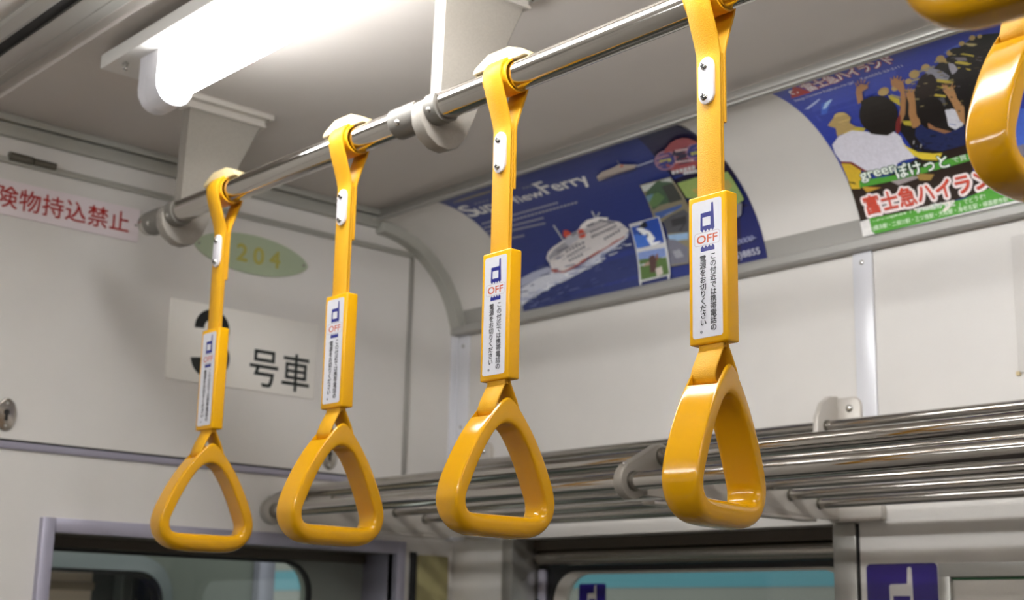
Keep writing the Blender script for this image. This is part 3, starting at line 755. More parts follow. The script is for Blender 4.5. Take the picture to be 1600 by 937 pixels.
# ================================================================== POSTERS
def poster(name, art, y_left, u0, u1, v0, v1, paper, label):
    p = Print(8e-6)
    p.rect(paper, u0, u1, v0, v1)
    draw_art(p, art)
    p.clip(u0, u1, v0, v1); p.cutv(v0, v1, 27)
    def fn(u, v, k):
        th = PI / 2 - v / CRR; r = CRR - 0.0012 - k
        return (CCX + r * math.cos(th), y_left - u, CCZ + r * math.sin(th))
    o = p.build(name, 'poster', fn)
    return tag(o, label, 'poster', 'advertising posters in the cove')
FERRY_ART = [
('p',(44,54,104),[(-8.6,263.0),(10.6,210.8),(109.0,205.1),(218.2,187.9),(308.3,176.3),(331.9,244.9),(363.2,283.6)]),
('p',(37,32,60),[(448.9,-12.1),(473.9,-18.2),(528.8,-21.1),(549.7,3.8),(526.1,111.2),(526.2,162.7),(523.9,213.5),(519.8,263.7),(467.5,266.4),(374.8,262.7),(396.3,196.8),(411.2,151.7),(419.3,106.5),(422.1,69.1)]),
('p',(33,38,92),[(526.1,111.2),(526.2,162.7),(523.9,213.5),(519.8,263.7),(467.5,266.4),(497.1,179.2)]),
('p',(150,140,95),[(23.0,18.5),(27.7,18.6),(33.8,12.4),(29.1,12.3)]),
('p',(150,140,95),[(29.6,18.7),(34.3,18.7),(40.3,12.5),(35.6,12.4)]),
('p',(150,140,95),[(36.1,18.8),(40.8,18.8),(46.8,12.6),(42.1,12.5)]),
('p',(150,140,95),[(42.7,18.9),(47.4,19.0),(53.3,12.7),(48.6,12.7)]),
('p',(150,140,95),[(49.2,19.0),(53.8,19.1),(59.7,12.9),(55.1,12.8)]),
('p',(150,140,95),[(55.7,19.1),(60.3,19.2),(66.1,13.0),(61.5,12.9)]),
('p',(150,140,95),[(62.1,19.2),(66.7,19.3),(72.5,13.1),(67.9,13.0)]),
('p',(150,140,95),[(68.5,19.3),(73.1,19.4),(78.9,13.3),(74.3,13.2)]),
('p',(150,140,95),[(74.9,19.4),(79.5,19.5),(85.2,13.4),(80.7,13.3)]),
('p',(150,140,95),[(81.3,19.5),(85.9,19.6),(91.5,13.5),(87.0,13.4)]),
('p',(150,140,95),[(87.7,19.6),(92.2,19.7),(97.8,13.6),(93.3,13.5)]),
('p',(150,140,95),[(94.0,19.7),(98.5,19.8),(104.1,13.7),(99.6,13.7)]),
('p',(150,140,95),[(100.3,19.8),(104.8,19.9),(110.3,13.9),(105.8,13.8)]),
('p',(150,140,95),[(106.5,19.9),(111.0,20.0),(116.5,14.0),(112.1,13.9)]),
('p',(110,112,135),[(49.1,40.7),(55.6,41.0),(60.4,35.7),(53.9,35.4)]),
('p',(110,112,135),[(58.2,41.2),(64.6,41.4),(69.3,36.2),(62.9,35.9)]),
('p',(110,112,135),[(67.1,41.6),(73.6,41.9),(78.2,36.6),(71.8,36.3)]),
('p',(110,112,135),[(76.1,42.0),(82.5,42.2),(87.1,37.0),(80.7,36.7)]),
('p',(110,112,135),[(166.1,39.1),(171.5,39.5),(175.9,34.4),(170.5,33.9)]),
('p',(110,112,135),[(173.6,39.7),(178.9,40.1),(183.3,34.9),(177.9,34.5)]),
('p',(110,112,135),[(181.0,40.2),(186.3,40.6),(190.6,35.5),(185.3,35.1)]),
('p',(110,112,135),[(188.4,40.8),(193.7,41.1),(197.9,36.1),(192.7,35.7)]),
('p',(110,112,135),[(195.7,41.3),(201.0,41.7),(205.2,36.7),(200.0,36.2)]),
('t',(214,212,208),'S',(10.7,67.2),(35.9,67.8),34.6,None,0.03),
('t',(214,212,208),'uper',(35.9,67.8),(120.2,68.6),18.7,None,0.03),
('t',(214,212,208),'V',(118.2,68.5),(135.4,67.9),30.6,None,0.03),
('t',(214,212,208),'iew',(135.4,67.9),(188.7,68.0),16.8,None,0.03),
('t',(214,212,208),'F',(192.6,67.0),(213.0,66.8),33.7,None,0.03),
('t',(214,212,208),'erry',(214.5,66.8),(287.6,69.8),16.5,None,0.03),
('p',(160,160,170),[(14.0,90.7),(19.4,90.8),(22.0,87.0),(16.7,86.9)]),
('p',(160,160,170),[(21.4,90.8),(26.7,90.8),(29.3,87.1),(24.1,87.0)]),
('p',(160,160,170),[(28.7,90.9),(34.0,90.9),(36.6,87.2),(31.4,87.1)]),
('p',(160,160,170),[(36.0,90.9),(41.3,91.0),(43.9,87.3),(38.6,87.2)]),
('p',(160,160,170),[(43.3,91.0),(48.5,91.1),(51.1,87.4),(45.9,87.3)]),
('p',(160,160,170),[(50.5,91.1),(55.7,91.2),(58.3,87.5),(53.1,87.4)]),
('p',(160,160,170),[(57.7,91.2),(62.9,91.3),(65.4,87.6),(60.3,87.5)]),
('p',(160,160,170),[(64.9,91.3),(70.0,91.3),(72.6,87.6),(67.4,87.6)]),
('p',(160,160,170),[(72.0,91.4),(77.2,91.4),(79.7,87.7),(74.5,87.7)]),
('p',(160,160,170),[(79.1,91.4),(84.2,91.5),(86.7,87.8),(81.6,87.8)]),
('p',(160,160,170),[(86.2,91.5),(91.3,91.6),(93.7,87.9),(88.7,87.9)]),
('p',(160,160,170),[(93.3,91.6),(98.3,91.7),(100.7,88.0),(95.7,87.9)]),
('p',(160,160,170),[(100.3,91.7),(105.3,91.7),(107.7,88.1),(102.7,88.0)]),
('p',(160,160,170),[(107.2,91.8),(112.2,91.8),(114.6,88.2),(109.7,88.1)]),
('p',(160,160,170),[(114.2,91.8),(119.2,91.9),(121.5,88.3),(116.6,88.2)]),
('p',(160,160,170),[(121.1,91.9),(126.1,92.0),(128.4,88.4),(123.5,88.3)]),
('p',(160,160,170),[(128.0,92.0),(132.9,92.0),(135.3,88.4),(130.3,88.4)]),
('p',(160,160,170),[(134.8,92.1),(139.8,92.1),(142.1,88.5),(137.2,88.5)]),
('p',(160,160,170),[(141.7,92.1),(146.6,92.2),(148.9,88.6),(144.0,88.6)]),
('p',(160,160,170),[(148.5,92.2),(153.3,92.3),(155.6,88.7),(150.8,88.6)]),
('p',(160,160,170),[(155.2,92.3),(160.1,92.4),(162.3,88.8),(157.5,88.7)]),
('p',(160,160,170),[(162.0,92.4),(166.8,92.4),(169.0,88.9),(164.2,88.8)]),
('p',(160,160,170),[(168.7,92.5),(173.5,92.5),(175.7,89.0),(170.9,88.9)]),
('p',(160,160,170),[(175.3,92.5),(180.1,92.6),(182.4,89.0),(177.6,89.0)]),
('p',(160,160,170),[(182.0,92.6),(186.7,92.7),(189.0,89.1),(184.2,89.1)]),
('p',(160,160,170),[(188.6,92.7),(193.3,92.7),(195.5,89.2),(190.8,89.1)]),
('p',(160,160,170),[(10.3,100.5),(16.8,100.6),(19.2,96.9),(12.7,96.9)]),
('p',(160,160,170),[(19.3,100.6),(25.8,100.7),(28.2,97.0),(21.7,97.0)]),
('p',(160,160,170),[(28.3,100.7),(34.7,100.8),(37.1,97.2),(30.7,97.1)]),
('p',(160,160,170),[(37.2,100.8),(43.6,100.9),(46.0,97.3),(39.6,97.2)]),
('p',(160,160,170),[(46.1,100.9),(52.5,100.9),(54.8,97.4),(48.5,97.3)]),
('p',(160,160,170),[(55.0,101.0),(61.3,101.0),(63.6,97.5),(57.3,97.4)]),
('p',(160,160,170),[(63.8,101.1),(70.1,101.1),(72.3,97.6),(66.1,97.5)]),
('p',(160,160,170),[(72.5,101.2),(78.8,101.2),(81.0,97.7),(74.8,97.6)]),
('p',(160,160,170),[(81.2,101.2),(87.4,101.3),(89.7,97.8),(83.5,97.7)]),
('p',(160,160,170),[(89.8,101.3),(96.0,101.4),(98.3,97.9),(92.1,97.8)]),
('p',(160,160,170),[(98.5,101.4),(104.6,101.5),(106.8,98.0),(100.7,97.9)]),
('p',(160,160,170),[(107.0,101.5),(113.1,101.6),(115.3,98.1),(109.2,98.0)]),
('p',(160,160,170),[(115.5,101.6),(121.6,101.7),(123.8,98.2),(117.7,98.1)]),
('p',(160,160,170),[(124.0,101.7),(130.0,101.7),(132.2,98.3),(126.1,98.2)]),
('p',(160,160,170),[(132.4,101.8),(138.4,101.8),(140.6,98.4),(134.5,98.3)]),
('p',(160,160,170),[(140.8,101.9),(146.8,101.9),(148.9,98.4),(142.9,98.4)]),
('p',(160,160,170),[(149.1,101.9),(155.1,102.0),(157.2,98.5),(151.2,98.5)]),
('p',(160,160,170),[(157.4,102.0),(163.3,102.1),(165.4,98.6),(159.5,98.6)]),
('p',(160,160,170),[(165.6,102.1),(171.5,102.2),(173.6,98.7),(167.7,98.7)]),
('p',(160,160,170),[(173.8,102.2),(179.7,102.3),(181.7,98.8),(175.9,98.8)]),
('p',(160,160,170),[(182.0,102.3),(187.8,102.3),(189.8,98.9),(184.0,98.9)]),
('p',(160,160,170),[(190.1,102.4),(195.9,102.4),(197.9,99.0),(192.1,98.9)]),
('p',(160,160,170),[(198.1,102.4),(203.9,102.5),(205.9,99.1),(200.1,99.0)]),
('p',(160,160,170),[(206.2,102.5),(211.9,102.6),(213.9,99.2),(208.1,99.1)]),
('p',(160,160,170),[(214.1,102.6),(219.9,102.7),(221.8,99.3),(216.1,99.2)]),
('p',(160,160,170),[(222.1,102.7),(227.8,102.8),(229.7,99.4),(224.0,99.3)]),
('p',(160,160,170),[(7.0,109.5),(10.9,109.6),(13.3,106.1),(9.3,105.9)]),
('p',(160,160,170),[(12.5,109.6),(16.4,109.8),(18.7,106.2),(14.8,106.1)]),
('p',(160,160,170),[(17.9,109.8),(21.8,109.9),(24.1,106.4),(20.2,106.3)]),
('p',(160,160,170),[(23.3,110.0),(27.2,110.1),(29.5,106.6),(25.6,106.5)]),
('p',(160,160,170),[(28.7,110.1),(32.6,110.3),(34.9,106.7),(31.0,106.6)]),
('p',(160,160,170),[(34.1,110.3),(38.0,110.4),(40.3,106.9),(36.4,106.8)]),
('p',(160,160,170),[(39.5,110.5),(43.4,110.6),(45.6,107.1),(41.8,107.0)]),
('p',(160,160,170),[(44.9,110.6),(48.7,110.7),(50.9,107.3),(47.1,107.1)]),
('p',(160,160,170),[(50.2,110.8),(54.0,110.9),(56.2,107.4),(52.4,107.3)]),
('p',(160,160,170),[(55.5,110.9),(59.3,111.1),(61.5,107.6),(57.7,107.5)]),
('p',(160,160,170),[(60.8,111.1),(64.6,111.2),(66.8,107.8),(63.0,107.6)]),
('p',(160,160,170),[(66.1,111.3),(69.9,111.4),(72.1,107.9),(68.3,107.8)]),
('p',(160,160,170),[(71.4,111.4),(75.2,111.5),(77.3,108.1),(73.5,108.0)]),
('p',(160,160,170),[(76.6,111.6),(80.4,111.7),(82.5,108.3),(78.8,108.1)]),
('p',(160,160,170),[(81.9,111.7),(85.6,111.9),(87.7,108.4),(84.0,108.3)]),
('p',(160,160,170),[(87.1,111.9),(90.8,112.0),(92.9,108.6),(89.2,108.5)]),
('p',(160,160,170),[(92.3,112.1),(96.0,112.2),(98.1,108.7),(94.4,108.6)]),
('p',(160,160,170),[(97.5,112.2),(101.2,112.3),(103.3,108.9),(99.5,108.8)]),
('p',(160,160,170),[(102.6,112.4),(106.3,112.5),(108.4,109.1),(104.7,109.0)]),
('p',(160,160,170),[(107.8,112.5),(111.5,112.6),(113.5,109.2),(109.8,109.1)]),
('p',(160,160,170),[(112.9,112.7),(116.6,112.8),(118.6,109.4),(115.0,109.3)]),
('p',(160,160,170),[(118.0,112.8),(121.7,112.9),(123.7,109.5),(120.1,109.4)]),
('p',(160,160,170),[(123.1,113.0),(126.8,113.1),(128.8,109.7),(125.2,109.6)]),
('p',(160,160,170),[(128.2,113.1),(131.9,113.2),(133.9,109.9),(130.2,109.8)]),
('p',(160,160,170),[(133.3,113.3),(136.9,113.4),(138.9,110.0),(135.3,109.9)]),
('p',(160,160,170),[(138.3,113.4),(142.0,113.5),(143.9,110.2),(140.3,110.1)]),
('p',(160,160,170),[(5.0,117.4),(8.9,117.6),(11.1,114.1),(7.3,113.9)]),
('p',(160,160,170),[(10.4,117.7),(14.2,117.8),(16.4,114.4),(12.6,114.2)]),
('p',(160,160,170),[(15.7,117.9),(19.5,118.1),(21.7,114.7),(17.9,114.5)]),
('p',(160,160,170),[(21.0,118.2),(24.8,118.4),(27.0,114.9),(23.2,114.7)]),
('p',(160,160,170),[(26.2,118.4),(30.0,118.6),(32.2,115.2),(28.5,115.0)]),
('p',(160,160,170),[(31.5,118.7),(35.3,118.9),(37.5,115.5),(33.7,115.3)]),
('p',(160,160,170),[(36.8,119.0),(40.5,119.2),(42.7,115.8),(38.9,115.6)]),
('p',(160,160,170),[(42.0,119.2),(45.8,119.4),(47.9,116.0),(44.2,115.8)]),
('p',(160,160,170),[(47.2,119.5),(51.0,119.7),(53.1,116.3),(49.4,116.1)]),
('p',(160,160,170),[(52.4,119.7),(56.1,119.9),(58.3,116.6),(54.5,116.4)]),
('p',(160,160,170),[(57.6,120.0),(61.3,120.2),(63.4,116.8),(59.7,116.6)]),
('p',(160,160,170),[(62.8,120.3),(66.5,120.4),(68.6,117.1),(64.9,116.9)]),
('p',(160,160,170),[(67.9,120.5),(71.6,120.7),(73.7,117.3),(70.0,117.2)]),
('p',(160,160,170),[(73.1,120.8),(76.7,121.0),(78.8,117.6),(75.1,117.4)]),
('p',(160,160,170),[(78.2,121.0),(81.8,121.2),(83.9,117.9),(80.2,117.7)]),
('p',(160,160,170),[(83.3,121.3),(86.9,121.5),(89.0,118.1),(85.3,117.9)]),
('p',(160,160,170),[(88.4,121.5),(92.0,121.7),(94.0,118.4),(90.4,118.2)]),
('p',(160,160,170),[(93.4,121.8),(97.1,122.0),(99.1,118.6),(95.5,118.5)]),
('p',(160,160,170),[(98.5,122.0),(102.1,122.2),(104.1,118.9),(100.5,118.7)]),
('p',(160,160,170),[(103.5,122.3),(107.2,122.5),(109.1,119.1),(105.5,119.0)]),
('p',(160,160,170),[(108.6,122.5),(112.2,122.7),(114.1,119.4),(110.5,119.2)]),
('p',(160,160,170),[(113.6,122.8),(117.2,122.9),(119.1,119.7),(115.5,119.5)]),
('p',(160,160,170),[(118.6,123.0),(122.2,123.2),(124.1,119.9),(120.5,119.7)]),
('p',(160,160,170),[(123.6,123.3),(127.1,123.4),(129.1,120.2),(125.5,120.0)]),
('p',(160,160,170),[(128.5,123.5),(132.1,123.7),(134.0,120.4),(130.4,120.2)]),
('p',(160,160,170),[(133.5,123.7),(137.0,123.9),(138.9,120.7),(135.4,120.5)]),
('p',(160,160,170),[(-2.9,132.4),(-0.6,132.5),(1.3,129.2),(-1.0,129.1)]),
('p',(160,160,170),[(0.3,132.5),(2.6,132.6),(4.5,129.3),(2.2,129.2)]),
('p',(160,160,170),[(3.5,132.6),(5.8,132.7),(7.7,129.4),(5.4,129.3)]),
('p',(160,160,170),[(6.7,132.8),(9.0,132.8),(11.0,129.5),(8.6,129.4)]),
('p',(160,160,170),[(9.9,132.9),(12.3,132.9),(14.2,129.6),(11.9,129.5)]),
('p',(160,160,170),[(13.2,133.0),(15.5,133.1),(17.4,129.7),(15.1,129.7)]),
('p',(160,160,170),[(16.4,133.1),(18.7,133.2),(20.5,129.9),(18.3,129.8)]),
('p',(160,160,170),[(19.6,133.2),(21.9,133.3),(23.7,130.0),(21.4,129.9)]),
('p',(160,160,170),[(22.7,133.3),(25.0,133.4),(26.9,130.1),(24.6,130.0)]),
('p',(160,160,170),[(25.9,133.4),(28.2,133.5),(30.1,130.2),(27.8,130.1)]),
('p',(160,160,170),[(29.1,133.6),(31.4,133.6),(33.2,130.3),(31.0,130.3)]),
('p',(160,160,170),[(32.3,133.7),(34.6,133.7),(36.4,130.5),(34.1,130.4)]),
('p',(160,160,170),[(35.4,133.8),(37.7,133.9),(39.6,130.6),(37.3,130.5)]),
('p',(160,160,170),[(38.6,133.9),(40.9,134.0),(42.7,130.7),(40.4,130.6)]),
('p',(160,160,170),[(41.8,134.0),(44.0,134.1),(45.9,130.8),(43.6,130.7)]),
('p',(160,160,170),[(44.9,134.1),(47.2,134.2),(49.0,130.9),(46.7,130.8)]),
('p',(160,160,170),[(48.1,134.2),(50.3,134.3),(52.1,131.0),(49.9,131.0)]),
('p',(160,160,170),[(51.2,134.3),(53.4,134.4),(55.2,131.2),(53.0,131.1)]),
('p',(160,160,170),[(54.3,134.4),(56.6,134.5),(58.4,131.3),(56.1,131.2)]),
('p',(160,160,170),[(57.4,134.6),(59.7,134.6),(61.5,131.4),(59.2,131.3)]),
('p',(160,160,170),[(60.6,134.7),(62.8,134.8),(64.6,131.5),(62.3,131.4)]),
('p',(160,160,170),[(63.7,134.8),(65.9,134.9),(67.7,131.6),(65.4,131.5)]),
('p',(160,160,170),[(66.8,134.9),(69.0,135.0),(70.8,131.7),(68.5,131.6)]),
('p',(160,160,170),[(69.9,135.0),(72.1,135.1),(73.9,131.8),(71.6,131.8)]),
('p',(160,160,170),[(73.0,135.1),(75.2,135.2),(76.9,132.0),(74.7,131.9)]),
('p',(160,160,170),[(76.1,135.2),(78.3,135.3),(80.0,132.1),(77.8,132.0)]),
('p',(160,164,182),[(20.9,206.7),(53.6,200.8),(92.0,198.1),(101.0,205.6),(63.6,212.3),(14.4,221.2)]),
('p',(196,198,206),[(13.6,223.0),(57.9,213.2),(100.5,206.6),(125.1,214.1),(173.3,207.5),(210.9,201.5),(206.3,211.1),(168.5,217.8),(124.7,226.7),(75.6,233.3),(29.2,244.5),(2.6,253.5)]),
('p',(188,190,200),[(148.4,211.7),(201.1,198.7),(268.0,182.1),(285.8,175.5),(279.8,182.8),(248.4,194.0),(207.7,203.5),(165.6,214.9),(144.0,221.4)]),
('p',(36,44,92),[(163.2,240.8),(172.6,236.7),(171.6,235.4),(162.1,239.4)]),
('p',(70,80,125),[(29.1,259.9),(41.6,258.2),(41.1,256.6),(28.5,258.4)]),
('p',(70,80,125),[(181.4,242.7),(190.6,241.2),(190.2,240.0),(181.1,241.5)]),
('p',(36,44,92),[(51.0,249.9),(73.4,249.9),(73.3,248.2),(50.9,248.2)]),
('p',(36,44,92),[(54.1,238.8),(69.4,239.3),(69.5,238.2),(54.2,237.6)]),
('p',(90,98,140),[(122.4,245.8),(144.5,244.8),(144.3,242.7),(122.2,243.8)]),
('p',(36,44,92),[(152.8,243.4),(171.1,244.8),(171.3,243.6),(153.0,242.2)]),
('p',(90,98,140),[(71.0,237.9),(80.9,234.3),(80.2,233.3),(70.3,236.8)]),
('p',(70,80,125),[(46.0,260.4),(57.0,260.4),(56.9,259.1),(45.9,259.1)]),
('p',(70,80,125),[(95.6,240.2),(107.1,237.7),(106.5,236.3),(95.0,238.9)]),
('p',(90,98,140),[(115.5,239.2),(124.1,237.1),(123.5,235.6),(114.8,237.6)]),
('p',(36,44,92),[(92.0,245.0),(107.6,242.3),(107.2,241.0),(91.6,243.7)]),
('p',(90,98,140),[(95.4,247.3),(108.8,246.3),(108.5,244.2),(95.0,245.2)]),
('p',(90,98,140),[(54.2,252.9),(75.3,250.9),(74.9,249.1),(53.8,251.2)]),
('p',(90,98,140),[(24.4,257.2),(41.0,257.1),(40.8,255.2),(24.3,255.3)]),
('p',(90,98,140),[(191.6,220.2),(201.1,216.5),(200.3,215.3),(190.9,219.1)]),
('p',(36,44,92),[(75.1,245.6),(86.4,245.9),(86.5,243.9),(75.2,243.5)]),
('p',(36,44,92),[(103.4,249.6),(116.3,246.9),(115.6,245.1),(102.6,247.9)]),
('p',(36,44,92),[(39.6,254.2),(52.5,250.5),(51.5,248.8),(38.6,252.5)]),
('p',(90,98,140),[(132.0,245.3),(141.7,244.5),(141.4,243.1),(131.8,243.9)]),
('p',(70,80,125),[(174.6,238.0),(186.5,235.8),(186.0,233.9),(174.0,236.0)]),
('p',(90,98,140),[(36.3,255.5),(49.7,252.3),(48.6,250.3),(35.2,253.4)]),
('p',(70,80,125),[(188.7,223.7),(205.1,223.3),(205.1,221.5),(188.7,222.0)]),
('p',(70,80,125),[(175.9,243.5),(184.0,242.1),(183.5,240.7),(175.5,242.1)]),
('p',(70,80,125),[(138.0,245.7),(149.0,245.3),(148.9,244.1),(138.0,244.5)]),
('p',(70,80,125),[(75.4,256.0),(87.4,252.6),(86.5,250.9),(74.4,254.3)]),
('p',(205,200,198),[(96.7,183.1),(107.4,173.4),(123.6,167.1),(158.9,158.9),(193.2,149.5),(231.9,145.0),(253.4,144.1),(279.7,155.3),(285.0,165.9),(289.0,172.5),(273.6,180.4),(218.5,192.4),(150.6,207.1),(121.7,211.7),(97.9,205.2),(98.5,192.8)]),
('p',(160,70,55),[(96.7,201.6),(99.1,208.8),(120.8,213.8),(149.4,209.6),(217.4,194.4),(274.2,181.6),(275.9,178.6),(219.3,190.9),(151.4,205.5),(122.4,210.2),(98.9,203.1)]),
('p',(226,222,220),[(193.2,149.5),(205.6,142.4),(220.8,137.2),(244.9,136.9),(263.8,142.9),(253.2,150.2),(219.1,153.1)]),
('p',(150,148,155),[(102.0,181.8),(123.4,171.9),(152.7,163.7),(154.9,173.7),(120.8,185.5),(102.4,191.2)]),
('p',(176,176,182),[(152.7,163.7),(165.2,154.2),(184.7,151.2),(191.6,157.8),(182.2,165.3),(154.9,173.7)]),
('p',(196,74,54),[(156.4,152.2),(164.1,143.8),(171.5,145.6),(175.0,152.7),(168.7,157.5),(158.4,157.6)]),
('p',(196,74,54),[(186.4,159.0),(193.2,149.5),(201.3,150.2),(204.2,158.2),(198.0,165.2),(186.6,165.1)]),
('p',(190,190,192),[(149.7,130.4),(149.6,166.1),(152.9,165.4),(153.1,129.7)]),
('p',(200,200,202),[(240.8,136.6),(243.5,124.1),(240.6,124.6),(238.0,137.0)]),
('p',(190,190,192),[(244.3,137.4),(254.7,131.0),(253.5,129.4),(243.1,135.8)]),
('p',(66,66,84),[(144.5,182.6),(149.5,181.8),(149.3,178.4),(144.4,179.3)]),
('p',(66,66,84),[(152.8,181.2),(157.7,180.3),(157.5,177.0),(152.6,177.9)]),
('p',(66,66,84),[(161.0,179.8),(165.9,178.9),(165.7,175.6),(160.8,176.4)]),
('p',(66,66,84),[(169.1,178.3),(174.0,177.5),(173.9,174.2),(169.0,175.0)]),
('p',(66,66,84),[(177.2,176.9),(182.1,176.1),(182.0,172.8),(177.1,173.6)]),
('p',(66,66,84),[(185.3,175.5),(190.2,174.7),(190.1,171.4),(185.2,172.2)]),
('p',(66,66,84),[(143.0,190.3),(147.1,189.6),(146.7,186.3),(142.6,187.1)]),
('p',(66,66,84),[(149.8,189.1),(153.9,188.3),(153.5,185.0),(149.4,185.8)]),
('p',(66,66,84),[(156.6,187.8),(160.7,187.1),(160.4,183.8),(156.3,184.5)]),
('p',(66,66,84),[(163.4,186.5),(167.5,185.8),(167.1,182.5),(163.1,183.3)]),
('p',(66,66,84),[(170.2,185.3),(174.2,184.5),(173.9,181.3),(169.9,182.0)]),
('p',(66,66,84),[(176.9,184.0),(180.9,183.3),(180.7,180.0),(176.6,180.8)]),
('p',(66,66,84),[(183.6,182.8),(187.6,182.0),(187.4,178.8),(183.3,179.5)]),
('p',(66,66,84),[(142.9,198.3),(147.3,197.7),(147.1,194.4),(142.6,195.0)]),
('p',(66,66,84),[(150.2,197.2),(154.6,196.6),(154.4,193.3),(150.0,193.9)]),
('p',(66,66,84),[(157.5,196.2),(161.9,195.5),(161.7,192.2),(157.3,192.9)]),
('p',(66,66,84),[(164.8,195.1),(169.2,194.5),(169.0,191.2),(164.6,191.8)]),
('p',(66,66,84),[(172.1,194.0),(176.4,193.4),(176.3,190.1),(171.9,190.8)]),
('p',(66,66,84),[(213.3,160.8),(217.1,160.3),(217.5,156.9),(213.7,157.4)]),
('p',(66,66,84),[(219.7,160.0),(223.5,159.5),(223.9,156.1),(220.1,156.6)]),
('p',(66,66,84),[(226.0,159.2),(229.8,158.7),(230.2,155.3),(226.4,155.8)]),
('p',(66,66,84),[(232.3,158.3),(236.1,157.8),(236.5,154.4),(232.8,154.9)]),
('p',(66,66,84),[(238.6,157.5),(242.3,157.0),(242.8,153.6),(239.1,154.1)]),
('p',(66,66,84),[(244.8,156.7),(248.6,156.2),(249.1,152.8),(245.3,153.3)]),
('p',(66,66,84),[(251.1,155.9),(254.8,155.4),(255.3,152.0),(251.6,152.5)]),
('p',(66,66,84),[(257.3,155.1),(261.0,154.6),(261.5,151.2),(257.8,151.7)]),
('p',(66,66,84),[(263.5,154.3),(267.2,153.8),(267.7,150.4),(264.0,150.9)]),
('p',(66,66,84),[(210.4,169.6),(213.8,169.1),(214.0,165.8),(210.6,166.3)]),
('p',(66,66,84),[(216.0,168.8),(219.4,168.3),(219.6,165.0),(216.2,165.5)]),
('p',(66,66,84),[(221.6,168.0),(225.0,167.6),(225.3,164.2),(221.9,164.7)]),
('p',(66,66,84),[(227.3,167.2),(230.6,166.8),(230.9,163.4),(227.5,163.9)]),
('p',(66,66,84),[(232.8,166.5),(236.2,166.0),(236.5,162.6),(233.1,163.1)]),
('p',(66,66,84),[(238.4,165.7),(241.8,165.2),(242.0,161.9),(238.7,162.3)]),
('p',(66,66,84),[(244.0,164.9),(247.3,164.4),(247.6,161.1),(244.3,161.5)]),
('p',(66,66,84),[(249.5,164.1),(252.8,163.6),(253.1,160.3),(249.8,160.8)]),
('p',(66,66,84),[(255.0,163.3),(258.3,162.9),(258.6,159.5),(255.3,160.0)]),
('p',(66,66,84),[(260.5,162.5),(263.8,162.1),(264.1,158.7),(260.8,159.2)]),
('p',(66,66,84),[(266.0,161.8),(269.3,161.3),(269.6,158.0),(266.3,158.4)]),
('p',(66,66,84),[(233.5,178.0),(237.6,177.1),(237.3,173.9),(233.2,174.7)]),
('p',(66,66,84),[(240.3,176.6),(244.4,175.7),(244.2,172.5),(240.1,173.3)]),
('p',(66,66,84),[(247.2,175.2),(251.2,174.3),(251.0,171.1),(246.9,172.0)]),
('p',(66,66,84),[(254.0,173.8),(258.0,173.0),(257.8,169.7),(253.7,170.6)]),
('p',(66,66,84),[(260.8,172.4),(264.8,171.6),(264.6,168.4),(260.6,169.2)]),
('p',(66,66,84),[(267.5,171.0),(271.6,170.2),(271.4,167.0),(267.3,167.8)]),
('p',(66,66,84),[(216.2,150.5),(219.8,150.0),(220.4,146.6),(216.8,147.1)]),
('p',(66,66,84),[(222.2,149.7),(225.8,149.2),(226.4,145.7),(222.8,146.2)]),
('p',(66,66,84),[(228.2,148.8),(231.8,148.3),(232.3,144.9),(228.8,145.4)]),
('p',(66,66,84),[(234.2,148.0),(237.7,147.5),(238.3,144.1),(234.7,144.6)]),
('p',(66,66,84),[(240.1,147.2),(243.7,146.7),(244.2,143.2),(240.7,143.7)]),
('p',(66,66,84),[(246.0,146.3),(249.6,145.8),(250.2,142.4),(246.6,142.9)]),
('p',(150,146,150),[(118.0,181.5),(178.1,172.7),(178.1,170.4),(118.1,179.1)]),
('p',(150,146,150),[(186.2,160.1),(267.8,153.6),(268.3,151.5),(186.7,157.9)]),
('p',(150,146,150),[(204.5,154.2),(259.9,148.9),(260.3,147.4),(204.8,152.7)]),
('p',(150,146,150),[(128.6,193.3),(198.5,185.6),(198.6,184.5),(128.6,192.3)]),
('p',(150,146,150),[(211.1,165.1),(284.3,165.1),(284.6,164.1),(211.4,164.0)]),
('p',(150,146,150),[(110.3,189.2),(139.3,185.6),(139.3,183.5),(110.3,187.0)]),
('p',(120,118,126),[(125.9,179.3),(154.7,175.8),(155.0,171.6),(126.1,175.0)]),
('p',(120,118,126),[(243.0,144.6),(268.3,155.6),(271.0,152.7),(245.8,141.6)]),
('p',(120,118,126),[(174.0,158.0),(187.7,155.0),(187.7,151.3),(173.9,154.3)]),
('p',(120,118,126),[(212.6,149.5),(231.6,146.6),(232.1,143.4),(213.1,146.3)]),
('p',(48,58,104),[(168.9,295.9),(180.2,293.4),(179.5,292.3),(168.2,294.7)]),
('p',(36,46,92),[(106.1,252.9),(124.0,253.3),(124.0,251.9),(106.1,251.5)]),
('p',(70,78,120),[(68.9,196.0),(89.4,195.3),(89.6,193.4),(69.2,194.1)]),
('p',(36,46,92),[(-89.8,188.6),(-74.8,189.5),(-74.2,187.8),(-89.2,187.0)]),
('p',(58,66,112),[(30.6,234.3),(50.9,235.7),(51.1,234.7),(30.8,233.3)]),
('p',(70,78,120),[(-126.9,240.5),(-111.5,239.6),(-111.7,238.1),(-127.1,239.0)]),
('p',(48,58,104),[(160.3,247.1),(177.2,245.2),(176.9,243.6),(159.9,245.5)]),
('p',(36,46,92),[(37.4,240.7),(53.4,241.1),(53.5,239.9),(37.5,239.5)]),
('p',(48,58,104),[(62.6,249.8),(71.7,249.1),(71.4,247.5),(62.3,248.3)]),
('p',(36,46,92),[(128.9,286.5),(151.4,285.9),(151.2,284.9),(128.7,285.5)]),
('p',(48,58,104),[(127.8,248.0),(142.4,246.0),(142.2,245.0),(127.6,247.0)]),
